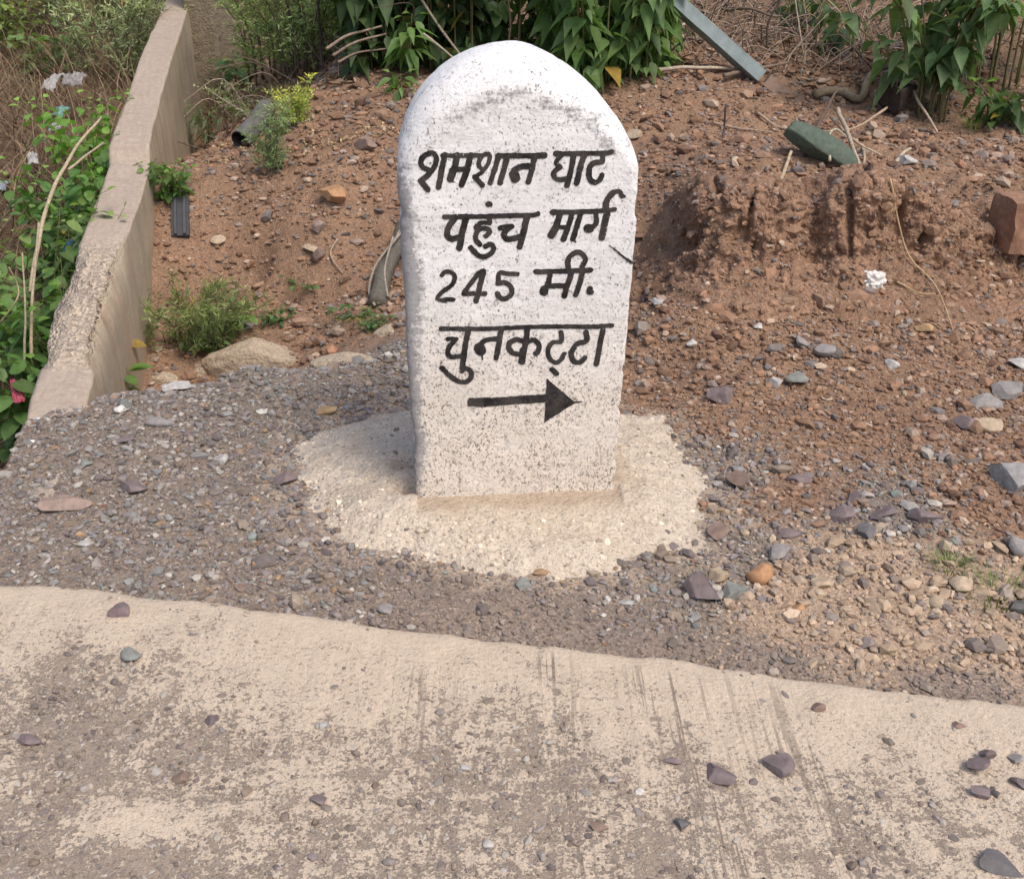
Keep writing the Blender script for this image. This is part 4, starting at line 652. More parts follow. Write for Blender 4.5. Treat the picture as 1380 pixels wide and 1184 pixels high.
def crust(name, label, px, py, w, h, seed, colm='crust', zup=.0, thick=.10):
    g = ground(px, py); k = zsc(g); V2 = V*(1 + .22*fbm(V[:, 0]*1.6+seed, V[:, 1]*1.6, V[:, 2]*1.6, 5) + .05*fbm(V[:, 0]*7+seed, V[:, 1]*7, V[:, 2]*7, 3))[:, None]
    V2[:, 2] = np.clip(V2[:, 2], -.8, .80 - .62*np.abs(V2[:, 0]+.12) + .12*fbm(V2[:, 0]*3+seed, V2[:, 1]*3, 1, 3)); V2 = V2*np.array((w*k/2, h*k*.75, thick))
    o = mk(name, V2, [F], MAT[colm], attrs=dict(stain=np.zeros(len(V2)))); o.location = (g[0], g[1], g[2]+zup); return tag(o, label, 'concrete lump')
crust('concrete_lump', 'pale broken concrete lump with a pointed top at the pit edge', 352, 497, 150, 34, 3, zup=.01, thick=.135)
crust('concrete_lump', 'long thin edge of broken concrete sloping down from the pointed lump toward the wall', 290, 496, 90, 20, 27, zup=.0, thick=.05).rotation_euler = (0, R(-14), R(16))
crust('concrete_lump', 'flat slab of pale broken concrete right of the pointed lump', 472, 492, 110, 26, 8, zup=.0, thick=.05)
crust('concrete_lump', 'rounded pale concrete lump close to the left side of the kilometre stone', 528, 446, 50, 20, 14, zup=-.02, thick=.05)
crust('concrete_lump', 'small concrete piece in the pit between the wall and the pointed lump', 222, 512, 34, 16, 21, zup=.0, thick=.04)

# ------------------------------------------------------------------ plants
def nrm(v): return v/(np.linalg.norm(v, axis=-1, keepdims=True)+1e-12)
LT = np.array([0, .14, .32, .55, .8, 1.0])
LW = dict(pointed=np.array([.03, .78, 1.0, .70, .26, .0]), round=np.array([.05, .65, .98, 1.0, .68, .06]), narrow=np.array([.1, .7, 1.0, .85, .45, .0]))
def add_leaves(acc, pos, ax, up, L, Wd, col, kind='pointed', droop=.25, fold=.18):
    n = len(pos)
    if not n: return
    ax = nrm(ax); s = nrm(np.cross(ax, up)); nn = np.cross(s, ax); m = len(LT)
    t = LT[None, :, None]; mid = pos[:, None] + ax[:, None]*(L[:, None]*LT)[..., None] - np.array((0, 0, 1.))*((L*droop)[:, None]*LT**2)[..., None]
    hw = (Wd/2)[:, None]*LW[kind][None]; lift = nn[:, None]*(hw*fold*2)[..., None]
    Lf = mid + s[:, None]*hw[..., None] + lift; Rt = mid - s[:, None]*hw[..., None] + lift
    V = np.stack([Lf, mid, Rt], 2).reshape(n, -1, 3); k = m*3; q = []
    for i in range(m-1):
        for j in (0, 1): q.append((i*3+j, i*3+j+1, (i+1)*3+j+1, (i+1)*3+j))
    acc.add(V.reshape(-1, 3), None, (np.array(q)[None] + (np.arange(n)*k)[:, None, None]).reshape(-1, 4), np.repeat(col, k, 0))
def add_slivers(acc, pos, ax, up, L, Wd, col):
    n = len(pos)
    if not n: return
    ax = nrm(ax); s = nrm(np.cross(ax, up)); V = np.stack([pos, pos + ax*(L*.4)[:, None] + s*(Wd/2)[:, None], pos + ax*L[:, None], pos + ax*(L*.4)[:, None] - s*(Wd/2)[:, None]], 1)
    acc.add(V.reshape(-1, 3), None, np.arange(n*4).reshape(-1, 4), np.repeat(col, 4, 0))
def vary(c, n, a=.25): c = np.array(c)*np.array((1.85, 1.74, 1.62)); return c[None]*rng.uniform(1-a, 1+a, (n, 1))*rng.uniform(.93, 1.07, (n, 3))
def plant(name, label, cat, base, style, group=None, **k):
    """an Empty at the foot with the parts stems and foliage"""
    base = np.array(base, float); root = empty(name, base, label, cat, group); st, lf = Acc(), Acc(); H = k.get('H', .8); nst = k.get('stems', 6); spread = k.get('spread', .5); sr = k.get('sr', .006)
    lean = np.array(k.get('lean', (0, 0, 0)), float); c1 = k.get('col', (.06, .10, .035)); c2 = k.get('tip', (.12, .20, .05)); foot = k.get('foot', .05)
    for i in range(nst):
        a = rng.uniform(0, 6.283); r0 = foot*math.sqrt(rng.uniform(0, 1)); h = H*rng.uniform(.6, 1.0); o = np.array((math.cos(a), math.sin(a), 0)); b = o*r0
        sp = spread*rng.uniform(.3, 1); tip = b + o*sp + np.array((0, 0, h)) + lean*rng.uniform(.6, 1.2); midp = b*.5 + (b+tip)/2*.5 + o*sp*(-.12) + np.array((0, 0, h*.28))
        arc = tip + o*sp*.3*k.get('arch', 0) - np.array((0, 0, h*.25))*k.get('arch', 0); pts = spline([b, midp, tip, arc] if k.get('arch', 0) else [b, midp, tip], 14)
        tube(st, pts, np.linspace(sr, sr*.35, len(pts)), 5, k.get('stemcol', (.16, .15, .07)))
        n = k.get('leaves', 20); tt = np.sort(rng.uniform(k.get('from', .12), 1, n)); p = np.stack([np.interp(tt, np.linspace(0, 1, len(pts)), pts[:, q]) for q in range(3)], 1)
        ang = np.arange(n)*2.4 + rng.uniform(0, 6) + rng.normal(0, .4, n); od = np.stack([np.cos(ang), np.sin(ang), 0*ang], 1); z = np.array((0, 0, 1.)); tipm = sstep(.86, 1, tt)[:, None]
        cc = vary(c1, n, k.get('vary', .3))*(1-tipm) + tipm*vary(c2, n, .15); yl = rng.random(n) < k.get('yellow', .006); cc[yl] = vary((.19, .15, .04), int(yl.sum()), .2)
        if style == 'broad':
            L = k.get('L', .11)*rng.uniform(.45, 1.25, n)*(1-.45*tipm[:, 0]); pet = od*(k.get('pet', .045)*rng.uniform(.5, 1.3, n))[:, None]
            ax = od*rng.uniform(.25, .9, (n, 1)) + z*(k.get('hang', -.75)*rng.uniform(-.1, 1.35, (n, 1))*(1-tipm) + tipm*.25); upv = nrm(od*.75 + z*.8 + rng.normal(0, .25, (n, 3)))
            for q in range(0, n, 1): pass
            add_leaves(lf, p + pet + z*.01, ax, upv, L, L*k.get('ratio', .55)*rng.uniform(.85, 1.15, n), cc, k.get('kind', 'pointed'), k.get('droop', .25), k.get('fold', .16))
            for q in range(n):
                e = p[q] + pet[q] + z*.01; lf.add([p[q]-(0, 0, .001), p[q]+(0, 0, .001), e+(0, 0, .001), e-(0, 0, .001)], None, [(0, 1, 2, 3)], (.15, .17, .06))
        elif style == 'feather':
            m_ = k.get('sub', 7)
            for q in range(n):
                ln = k.get('twig', .09)*rng.uniform(.5, 1.2); d = nrm(od[q]*.8 + z*rng.uniform(.1, .9)); tw = p[q] + d*np.linspace(0, ln, 5)[:, None] - z*(np.linspace(0, 1, 5)**2*ln*.2)[:, None]
                tube(st, tw, .0012, 3, k.get('stemcol', (.12, .11, .06)), cap=False)
                u = rng.uniform(.1, 1, m_); pp = p[q] + d*(u*ln)[:, None]; aa = rng.normal(0, 1, (m_, 3)) + d*.7
                add_slivers(lf, pp, aa, rng.normal(0, 1, (m_, 3)), k.get('L', .03)*rng.uniform(.6, 1.3, m_), k.get('Wd', .006)*rng.uniform(.7, 1.3, m_), vary(cc[q], m_, .15))
        if name == 'sprout': lf.V += st.V; lf.F3 += [f + lf.n for f in st.F3]; lf.F4 += [f + lf.n for f in st.F4]; lf.C += st.C; lf.n += st.n; st = Acc(); continue
        if nst <= 8: st.build('stem', MAT['stem'], root); st = Acc()
    if nst > 8 and st.n: st.build('stems', MAT['stem'], root)
    lf.build('foliage', MAT['leaf'] if style == 'broad' else MAT['small_leaf'], root); return root
BVf = BV.reshape(-1, 3)
def gz(x, y):
    z = float(height(np.array([x]), np.array([y]))[0]); d = np.hypot(BVf[:, 0]-x, BVf[:, 1]-y); w_ = d < .012
    return max(z, float(BVf[w_, 2].max())) if w_.any() else z
def at(px, py, dy=0.0):
    g = ground(px, py); x, y = g[0]*(1+dy/g[1]), g[1]+dy; return (x, y, gz(x, y)-.01)
def xy(px, y): x = pxy(px, 60, y)[0]; return (x, y, gz(x, y)-.01)
DK, MD, BR = (.040, .072, .026), (.070, .125, .038), (.115, .205, .050); GR = (.085, .115, .062)
# big-leaved bushes behind the stone
for px, y, lab, kw in [
  (540, 6.30, 'dark green bush with long pointed leaves left of the top of the kilometre stone', dict(col=DK, tip=MD, stems=20, leaves=40, H=.95, spread=.34, foot=.30, L=.12)),
  (615, 6.35, 'dark bush of rounder leaves behind the left shoulder of the kilometre stone', dict(col=(.036, .068, .028), tip=DK, stems=24, leaves=42, H=1.0, spread=.3, foot=.35, L=.085, ratio=.72, kind='round')),
  (705, 6.40, 'dark bush of rounded leaves directly behind the top of the kilometre stone', dict(col=(.040, .075, .030), tip=MD, stems=22, leaves=40, H=1.0, spread=.3, foot=.32, L=.085, ratio=.7, kind='round')),
  (800, 5.95, 'bright green bush with drooping pointed leaves right of the top of the kilometre stone', dict(col=(.072, .125, .048), tip=BR, stems=26, leaves=38, H=.85, spread=.28, foot=.30, L=.13, yellow=.008)),
  (868, 6.05, 'light green bush with pointed leaves beside the leaning grey post', dict(col=(.080, .140, .045), tip=BR, stems=12, leaves=32, H=.85, spread=.16, foot=.14, L=.11, yellow=.02))]:
    kw = dict(kw); kw['from'] = .03; plant('broadleaf_bush', lab, 'bush', xy(px, y), 'broad', 'broad-leaved bushes behind the stone', **kw)
plant('young_shoot', 'bright sprig of pointed drooping leaves at the upper left of the kilometre stone', 'plant', at(552, 112, .05), 'broad', stems=2, leaves=22, H=.34, spread=.04, foot=.03, L=.12, ratio=.42, col=(.085, .15, .05), tip=BR, **{'from': .35})
plant('young_shoot', 'small low sprig of pointed leaves just left of the shoulder of the kilometre stone', 'plant', at(540, 116, -.1), 'broad', stems=2, leaves=12, H=.12, spread=.04, foot=.02, L=.10, ratio=.4, col=(.085, .15, .05), tip=BR)
for px, y, lab, kw in [
  (1258, 5.55, 'green bush with large pointed leaves hanging at the upper right', dict(col=(.078, .125, .062), tip=MD, stems=16, leaves=30, H=.80, spread=.34, foot=.14, L=.12, arch=.3, **{'from': .2})),
  (1365, 5.75, 'green bush of large pointed leaves filling the top right corner', dict(col=(.072, .125, .050), tip=BR, stems=16, leaves=30, H=.9, spread=.34, foot=.16, L=.12, arch=.2, yellow=.01, **{'from': .42})),
  (1362, 5.35, 'low dark leafy sprig under the top right bush with one yellow leaf', dict(col=(.045, .085, .032), tip=BR, stems=5, leaves=14, H=.26, spread=.22, foot=.06, L=.10, lean=(-.06, 0, 0))),
  (1118, 6.35, 'small dark leafy plant between the leaning post and the upper right bush', dict(col=(.035, .065, .030), tip=MD, stems=5, leaves=14, H=.30, spread=.10, foot=.05, L=.085)),
  (1068, 6.9, 'dark little bush half hidden in dry twigs right of the leaning post', dict(col=(.035, .06, .028), tip=MD, stems=6, leaves=14, H=.30, spread=.14, foot=.08, L=.07)),
  (1085, 7.3, 'pale green straggly plant among the dry twigs at the top', dict(col=(.09, .13, .04), tip=BR, stems=6, leaves=12, H=.35, spread=.2, foot=.15, L=.07)),
  (905, 6.25, 'young plant with a few pale leaves under the leaning grey post', dict(col=(.10, .16, .06), tip=BR, stems=4, leaves=7, H=.2, spread=.08, foot=.06, L=.07))]:
    plant('leafy_plant', lab, 'plant', xy(px, y), 'broad', **kw)
# feathery shrubs and weeds
FE = dict(stemcol=(.10, .085, .06))
plant('feathery_shrub', 'feathery grey green shrub with a dark upright stem left of the big bushes', 'shrub', xy(432, 6.6), 'feather', stems=15, leaves=34, H=.9, spread=.30, foot=.16, sub=9, twig=.13, L=.035, Wd=.008, col=(.105, .15, .085), tip=(.13, .19, .10), **FE)
plant('feathery_shrub', 'sparse fine-leaved shrub beside the far end of the wall', 'shrub', xy(368, 7.0), 'feather', stems=14, leaves=30, H=.8, spread=.22, foot=.20, sub=8, twig=.12, L=.04, Wd=.010, col=(.085, .125, .055), tip=(.12, .17, .07), **FE)
plant('feathery_shrub', 'tangled olive shrub between the wall and the feathery shrub', 'shrub', xy(405, 6.7), 'feather', stems=16, leaves=30, H=.7, spread=.3, foot=.2, sub=8, twig=.10, L=.035, Wd=.009, col=(.07, .105, .045), tip=(.10, .15, .06), **FE)
plant('leafy_plant', 'low dark green leafy plant at the foot of the fine-leaved shrub', 'plant', at(335, 108), 'broad', stems=6, leaves=10, H=.18, spread=.16, foot=.1, L=.08, ratio=.7, kind='round', col=(.05, .105, .045), tip=(.08, .15, .06), hang=-.2)
plant('weed', 'feathery weed standing alone on the dirt behind the pit', 'weed', at(362, 236), 'feather', stems=12, leaves=20, H=.34, spread=.13, foot=.05, sub=8, twig=.06, L=.026, Wd=.0045, sr=.002, col=(.075, .115, .060), tip=(.11, .16, .08), stemcol=(.13, .14, .08))
plant('weed', 'yellowish green weed just above the lone feathery one', 'weed', at(398, 168), 'feather', stems=9, leaves=18, H=.22, spread=.13, foot=.06, sub=8, twig=.05, L=.026, Wd=.006, sr=.002, col=(.13, .17, .05), tip=(.24, .26, .06), stemcol=(.2, .2, .08))
plant('weed', 'grey green weed with finger-like leaves against the wall', 'weed', at(287, 192), 'broad', stems=7, leaves=14, H=.27, spread=.14, foot=.05, L=.085, ratio=.2, kind='narrow', sr=.003, col=(.10, .145, .085), tip=(.15, .21, .11), hang=-.25)
plant('weed', 'dusty grey weed right of the one with finger-like leaves', 'weed', at(322, 168), 'feather', stems=9, leaves=14, H=.22, spread=.16, foot=.06, sub=6, twig=.06, L=.03, Wd=.007, sr=.002, col=(.10, .13, .08), tip=(.13, .17, .10))
plant('weed', 'small bright green bushy weed in the corner against the wall', 'weed', at(236, 266), 'broad', stems=14, leaves=13, H=.20, spread=.13, foot=.06, L=.042, ratio=.62, kind='round', sr=.002, pet=.02, col=(.065, .125, .035), tip=(.13, .22, .05), hang=-.2)
plant('weed', 'grassy weed clump in the pit beside the wall', 'weed', at(262, 452), 'feather', stems=34, leaves=12, H=.24, spread=.20, foot=.24, sub=6, twig=.06, L=.045, Wd=.006, sr=.002, col=(.055, .080, .034), tip=(.085, .115, .045), stemcol=(.12, .11, .06))
plant('weed', 'dark leafy weed at the bottom of the pit below the grassy clump', 'weed', at(280, 470), 'broad', stems=12, leaves=9, H=.10, spread=.10, foot=.07, L=.04, ratio=.6, kind='round', sr=.002, pet=.015, col=(.05, .10, .035), tip=(.10, .19, .05), hang=-.1)
plant('weed', 'bright leafy sprig at the right end of the pit clump', 'weed', at(308, 445), 'broad', stems=6, leaves=8, H=.10, spread=.07, foot=.07, L=.045, ratio=.6, kind='round', sr=.002, pet=.015, col=(.09, .17, .045), tip=(.14, .25, .05), hang=-.1)
for px, py, lab, f in [(413, 384, 'tiny creeping green plant below the pinkish elongated stone', .10), (478, 432, 'patch of tiny green sprouts left of the kilometre stone', .11), (376, 428, 'faint green sprouts behind the pointed concrete lump', .05), (505, 440, 'small pale green plant at the foot of the root bundle', .05)]:
    plant('sprout', lab, 'sprout', at(px, py), 'broad', stems=14, leaves=6, H=.05, spread=.05, foot=f, L=.026, ratio=.55, kind='round', sr=.0012, pet=.008, col=(.06, .115, .045), tip=(.10, .17, .06), hang=-.1)
def tuft(name, label, px, py, n, h, f, c, cat='grass tuft'):
    b = np.array(at(px, py)); root = empty(name, b, label, cat); ac = Acc()
    a = rng.uniform(0, 6.28, n); o = np.stack([np.cos(a), np.sin(a), 0*a], 1); r0 = f*np.sqrt(rng.uniform(0, 1, n)); p0 = o*r0[:, None]; le = h*rng.uniform(.5, 1.1, n); s = np.stack([-np.sin(a), np.cos(a), 0*a], 1)*.0016
    prev = None; cc = vary(c, n, .3)
    for q in range(4):
        t0, t1 = q/4, (q+1)/4
        f_ = lambda t: p0 + o*(le*.55*t*t)[:, None] + np.array((0, 0, 1.))*(le*(t-.35*t*t))[:, None]
        A0, A1 = f_(t0), f_(t1); w0, w1 = 1-t0*.8, 1-t1*.8
        ac.add(np.stack([A0-s*w0, A0+s*w0, A1+s*w1, A1-s*w1], 1).reshape(-1, 3), None, np.arange(4*n).reshape(-1, 4), np.repeat(cc, 4, 0))
    ac.build('blades', MAT['small_leaf'], root); return root
tuft('grass_tuft', 'small green grass tuft in the pale dust near the right edge', 1280, 764, 70, .07, .035, (.10, .14, .05))
tuft('grass_tuft', 'wider sparse grass tuft at the right edge below the small one', 1345, 806, 110, .07, .07, (.10, .13, .05))
tuft('grass_tuft', 'yellowish grass at the edge of the heap below the dark shrubs', 385, 125, 130, .10, .08, (.20, .20, .07))
tuft('grass_tuft', 'thin green grass under the top right bush', 1310, 172, 60, .10, .045, (.14, .20, .06))
# left of the wall: weeds in front of dry grass
def xl(px, py, y): p = pxy(px, py, y); return (p[0], y, gz(p[0], y)-.02)
LEFT = [(122, 5.6, .66, 'bright green weed with rounded leaves against the outside of the wall', dict(L=.06, col=(.10, .20, .04), tip=(.17, .30, .06), stems=13, leaves=13, spread=.20, foot=.14)),
        (92, 5.0, .66, 'mid green bushy weed outside the wall below the bright one', dict(L=.065, col=(.075, .15, .045), tip=(.14, .26, .06), stems=15, leaves=15, spread=.22, foot=.16)),
        (97, 4.75, .56, 'darker green weed tight against the outside of the wall', dict(L=.055, col=(.05, .10, .04), tip=(.10, .18, .05), stems=12, leaves=14, spread=.15, foot=.14)),
        (20, 4.3, .78, 'tall pale green weed at the left edge of the photo', dict(L=.06, col=(.09, .15, .055), tip=(.16, .25, .07), stems=16, leaves=16, spread=.22, foot=.2)),
        (42, 4.0, .66, 'leafy weed with broad leaves outside the crumbled part of the wall', dict(L=.075, col=(.065, .125, .04), tip=(.12, .23, .05), stems=14, leaves=14, spread=.18, foot=.16)),
        (6, 3.75, .62, 'broad-leaved weed at the left edge below the tall pale one', dict(L=.085, col=(.08, .15, .05), tip=(.13, .24, .06), stems=11, leaves=13, spread=.2, foot=.14)),
        (4, 3.45, .42, 'low dark weed at the left edge beside the near end of the wall', dict(L=.055, col=(.04, .075, .03), tip=(.08, .14, .04), stems=9, leaves=11, spread=.14, foot=.13)),
        (20, 7.9, .55, 'yellowish green weed in the top left corner', dict(L=.06, col=(.14, .18, .06), tip=(.22, .27, .09), stems=12, leaves=14, spread=.25, foot=.22)),
        (105, 7.6, .40, 'small-leaved green plant in the dry grass left of the wall', dict(L=.06, col=(.085, .14, .055), tip=(.14, .22, .07), stems=9, leaves=11, spread=.22, foot=.16)),
        (60, 8.2, .45, 'olive weed at the top edge left of the wall', dict(L=.05, col=(.09, .12, .05), tip=(.13, .17, .06), stems=12, leaves=14, spread=.3, foot=.25))]
for px, y, H, lab, kw in LEFT: plant('roadside_weed', lab, 'weed', xl(px, 250, y), 'broad', 'green weeds left of the wall', H=H, ratio=.72, kind='round', sr=.003, pet=.03, hang=-.25, fold=.10, **{**kw, 'leaves': int(kw['leaves']*1.7), 'stems': int(kw['stems']*1.2)})
plant('feathery_shrub', 'grey green feathery shrub along the outside of the wall', 'shrub', xl(160, 60, 7.4), 'feather', stems=16, leaves=30, H=.7, spread=.3, foot=.25, sub=8, twig=.12, L=.04, Wd=.008, col=(.095, .125, .075), tip=(.13, .17, .09), **FE)
plant('feathery_shrub', 'fine-leaved olive shrub at the top edge left of the wall', 'shrub', xl(130, 20, 8.3), 'feather', stems=16, leaves=28, H=.7, spread=.35, foot=.3, sub=8, twig=.12, L=.04, Wd=.008, col=(.10, .13, .06), tip=(.14, .18, .08), **FE)
def blades(name, label, N, region, lo, hi, wd, cols, flat=.5):
    x = rng.uniform(region[0], region[1], N); y = rng.uniform(region[2], region[3], N); ok = region[4](x, y); x, y = x[ok], y[ok]; n = len(x); z = height(x, y)
    a = rng.uniform(0, 6.283, n); le = rng.uniform(lo, hi, n); up = rng.uniform(.15, 1.0, n)**flat; o = np.stack([np.cos(a), np.sin(a), 0*a], 1); s0 = np.stack([-np.sin(a), np.cos(a), 0*a], 1)*(wd*rng.uniform(.6, 1.4, n)/2)[:, None]; p0 = np.stack([x, y, z], 1); ac = Acc(); cc = pick(np.array(cols), np.full(len(cols), 1/len(cols)), n); cv = rng.uniform(.2, .9, n); sw = rng.normal(0, .25, n)
    f_ = lambda t: p0 + o*(le*(np.sqrt(np.maximum(1-up**2, 0))*t + .5*cv*t*t))[:, None] + s0/np.linalg.norm(s0, axis=1)[:, None]*(le*sw*t*t)[:, None] + np.array((0, 0, 1.))*(le*(up*t - .62*cv*up*t*t))[:, None] + np.array((0, 0, .012))
    for q in range(5):
        t0, t1 = q/5, (q+1)/5; A0, A1 = f_(t0), f_(t1); w0, w1 = 1-t0*.7, 1-t1*.7
        ac.add(np.stack([A0-s0*w0, A0+s0*w0, A1+s0*w1, A1-s0*w1], 1).reshape(-1, 3), None, np.arange(4*n).reshape(-1, 4), np.repeat(cc, 4, 0))
    return tag(ac.build(name, MAT['dry']), label, 'dry grass', kind='stuff')
leftm = lambda x, y: (x < wallx(y) - WALL_T - .03)
DG = [(.27, .185, .12), (.20, .13, .085), (.33, .24, .155), (.15, .105, .07), (.24, .19, .10), (.17, .17, .09)]
blades('dry_grass', 'matted brown dry grass covering the ground left of the wall', 17000, (-6.5, -1.3, 3.2, 10.5, leftm), .18, .60, .006, DG)
blades('dry_grass', 'thin brown and straw coloured grass on the bank behind the heap', 6500, (-2.4, 6.5, 6.15, 11, lambda x, y: (x > wallx(y)+.05) & (vnoise(x*1.4, y*1.4, 3) > -.3)), .10, .42, .005, DG[:5] + [(.36, .27, .19)])
def litter(name, label, N, reg, size, cols, cond=None):
    x = rng.uniform(reg[0], reg[1], N); y = rng.uniform(reg[2], reg[3], N)
    if cond is not None: ok = cond(x, y); x, y = x[ok], y[ok]
    n = len(x); ac = Acc(); a = rng.uniform(0, 6.28, n); ax = np.stack([np.cos(a), np.sin(a), rng.normal(0, .3, n)], 1); L = size*rng.uniform(.5, 1.5, n)
    add_leaves(ac, np.stack([x, y, height(x, y)+.008], 1), ax, np.stack([rng.normal(0, .4, n), rng.normal(0, .4, n), np.ones(n)], 1), L, L*rng.uniform(.25, .6, n), pick(np.array(cols), np.full(len(cols), 1/len(cols)), n), 'narrow', rng.uniform(-.2, .3), .3)
    return tag(ac.build(name, MAT['dry']), label, 'leaf litter', kind='stuff')
litter('leaf_litter', 'brown dead leaves scattered on the bank under the bushes', 6000, (-2.2, 5.5, 5.9, 9.5), .05, [(.20, .13, .085), (.28, .19, .13), (.15, .09, .06), (.34, .25, .17)], lambda x, y: x > wallx(y)+.05)
_yl = np.array([at(px, py)[:2] for px, py in [(310, 196), (290, 200), (330, 200), (470, 190), (430, 195), (495, 180), (515, 178), (410, 196), (275, 196), (300, 215)]])
litter('straw_litter', 'pale yellow straw and leaf scraps in a line across the dirt behind the pit', 9000, (-2.1, -.3, 4.6, 6.0), .021, [(.42, .32, .17), (.50, .39, .22), (.34, .25, .14)], lambda x, y: rng.random(len(x)) < .9*np.exp(-np.min(np.hypot(x[:, None]-_yl[None, :, 0], (y[:, None]-_yl[None, :, 1])*1.6), 1)**2/.006))
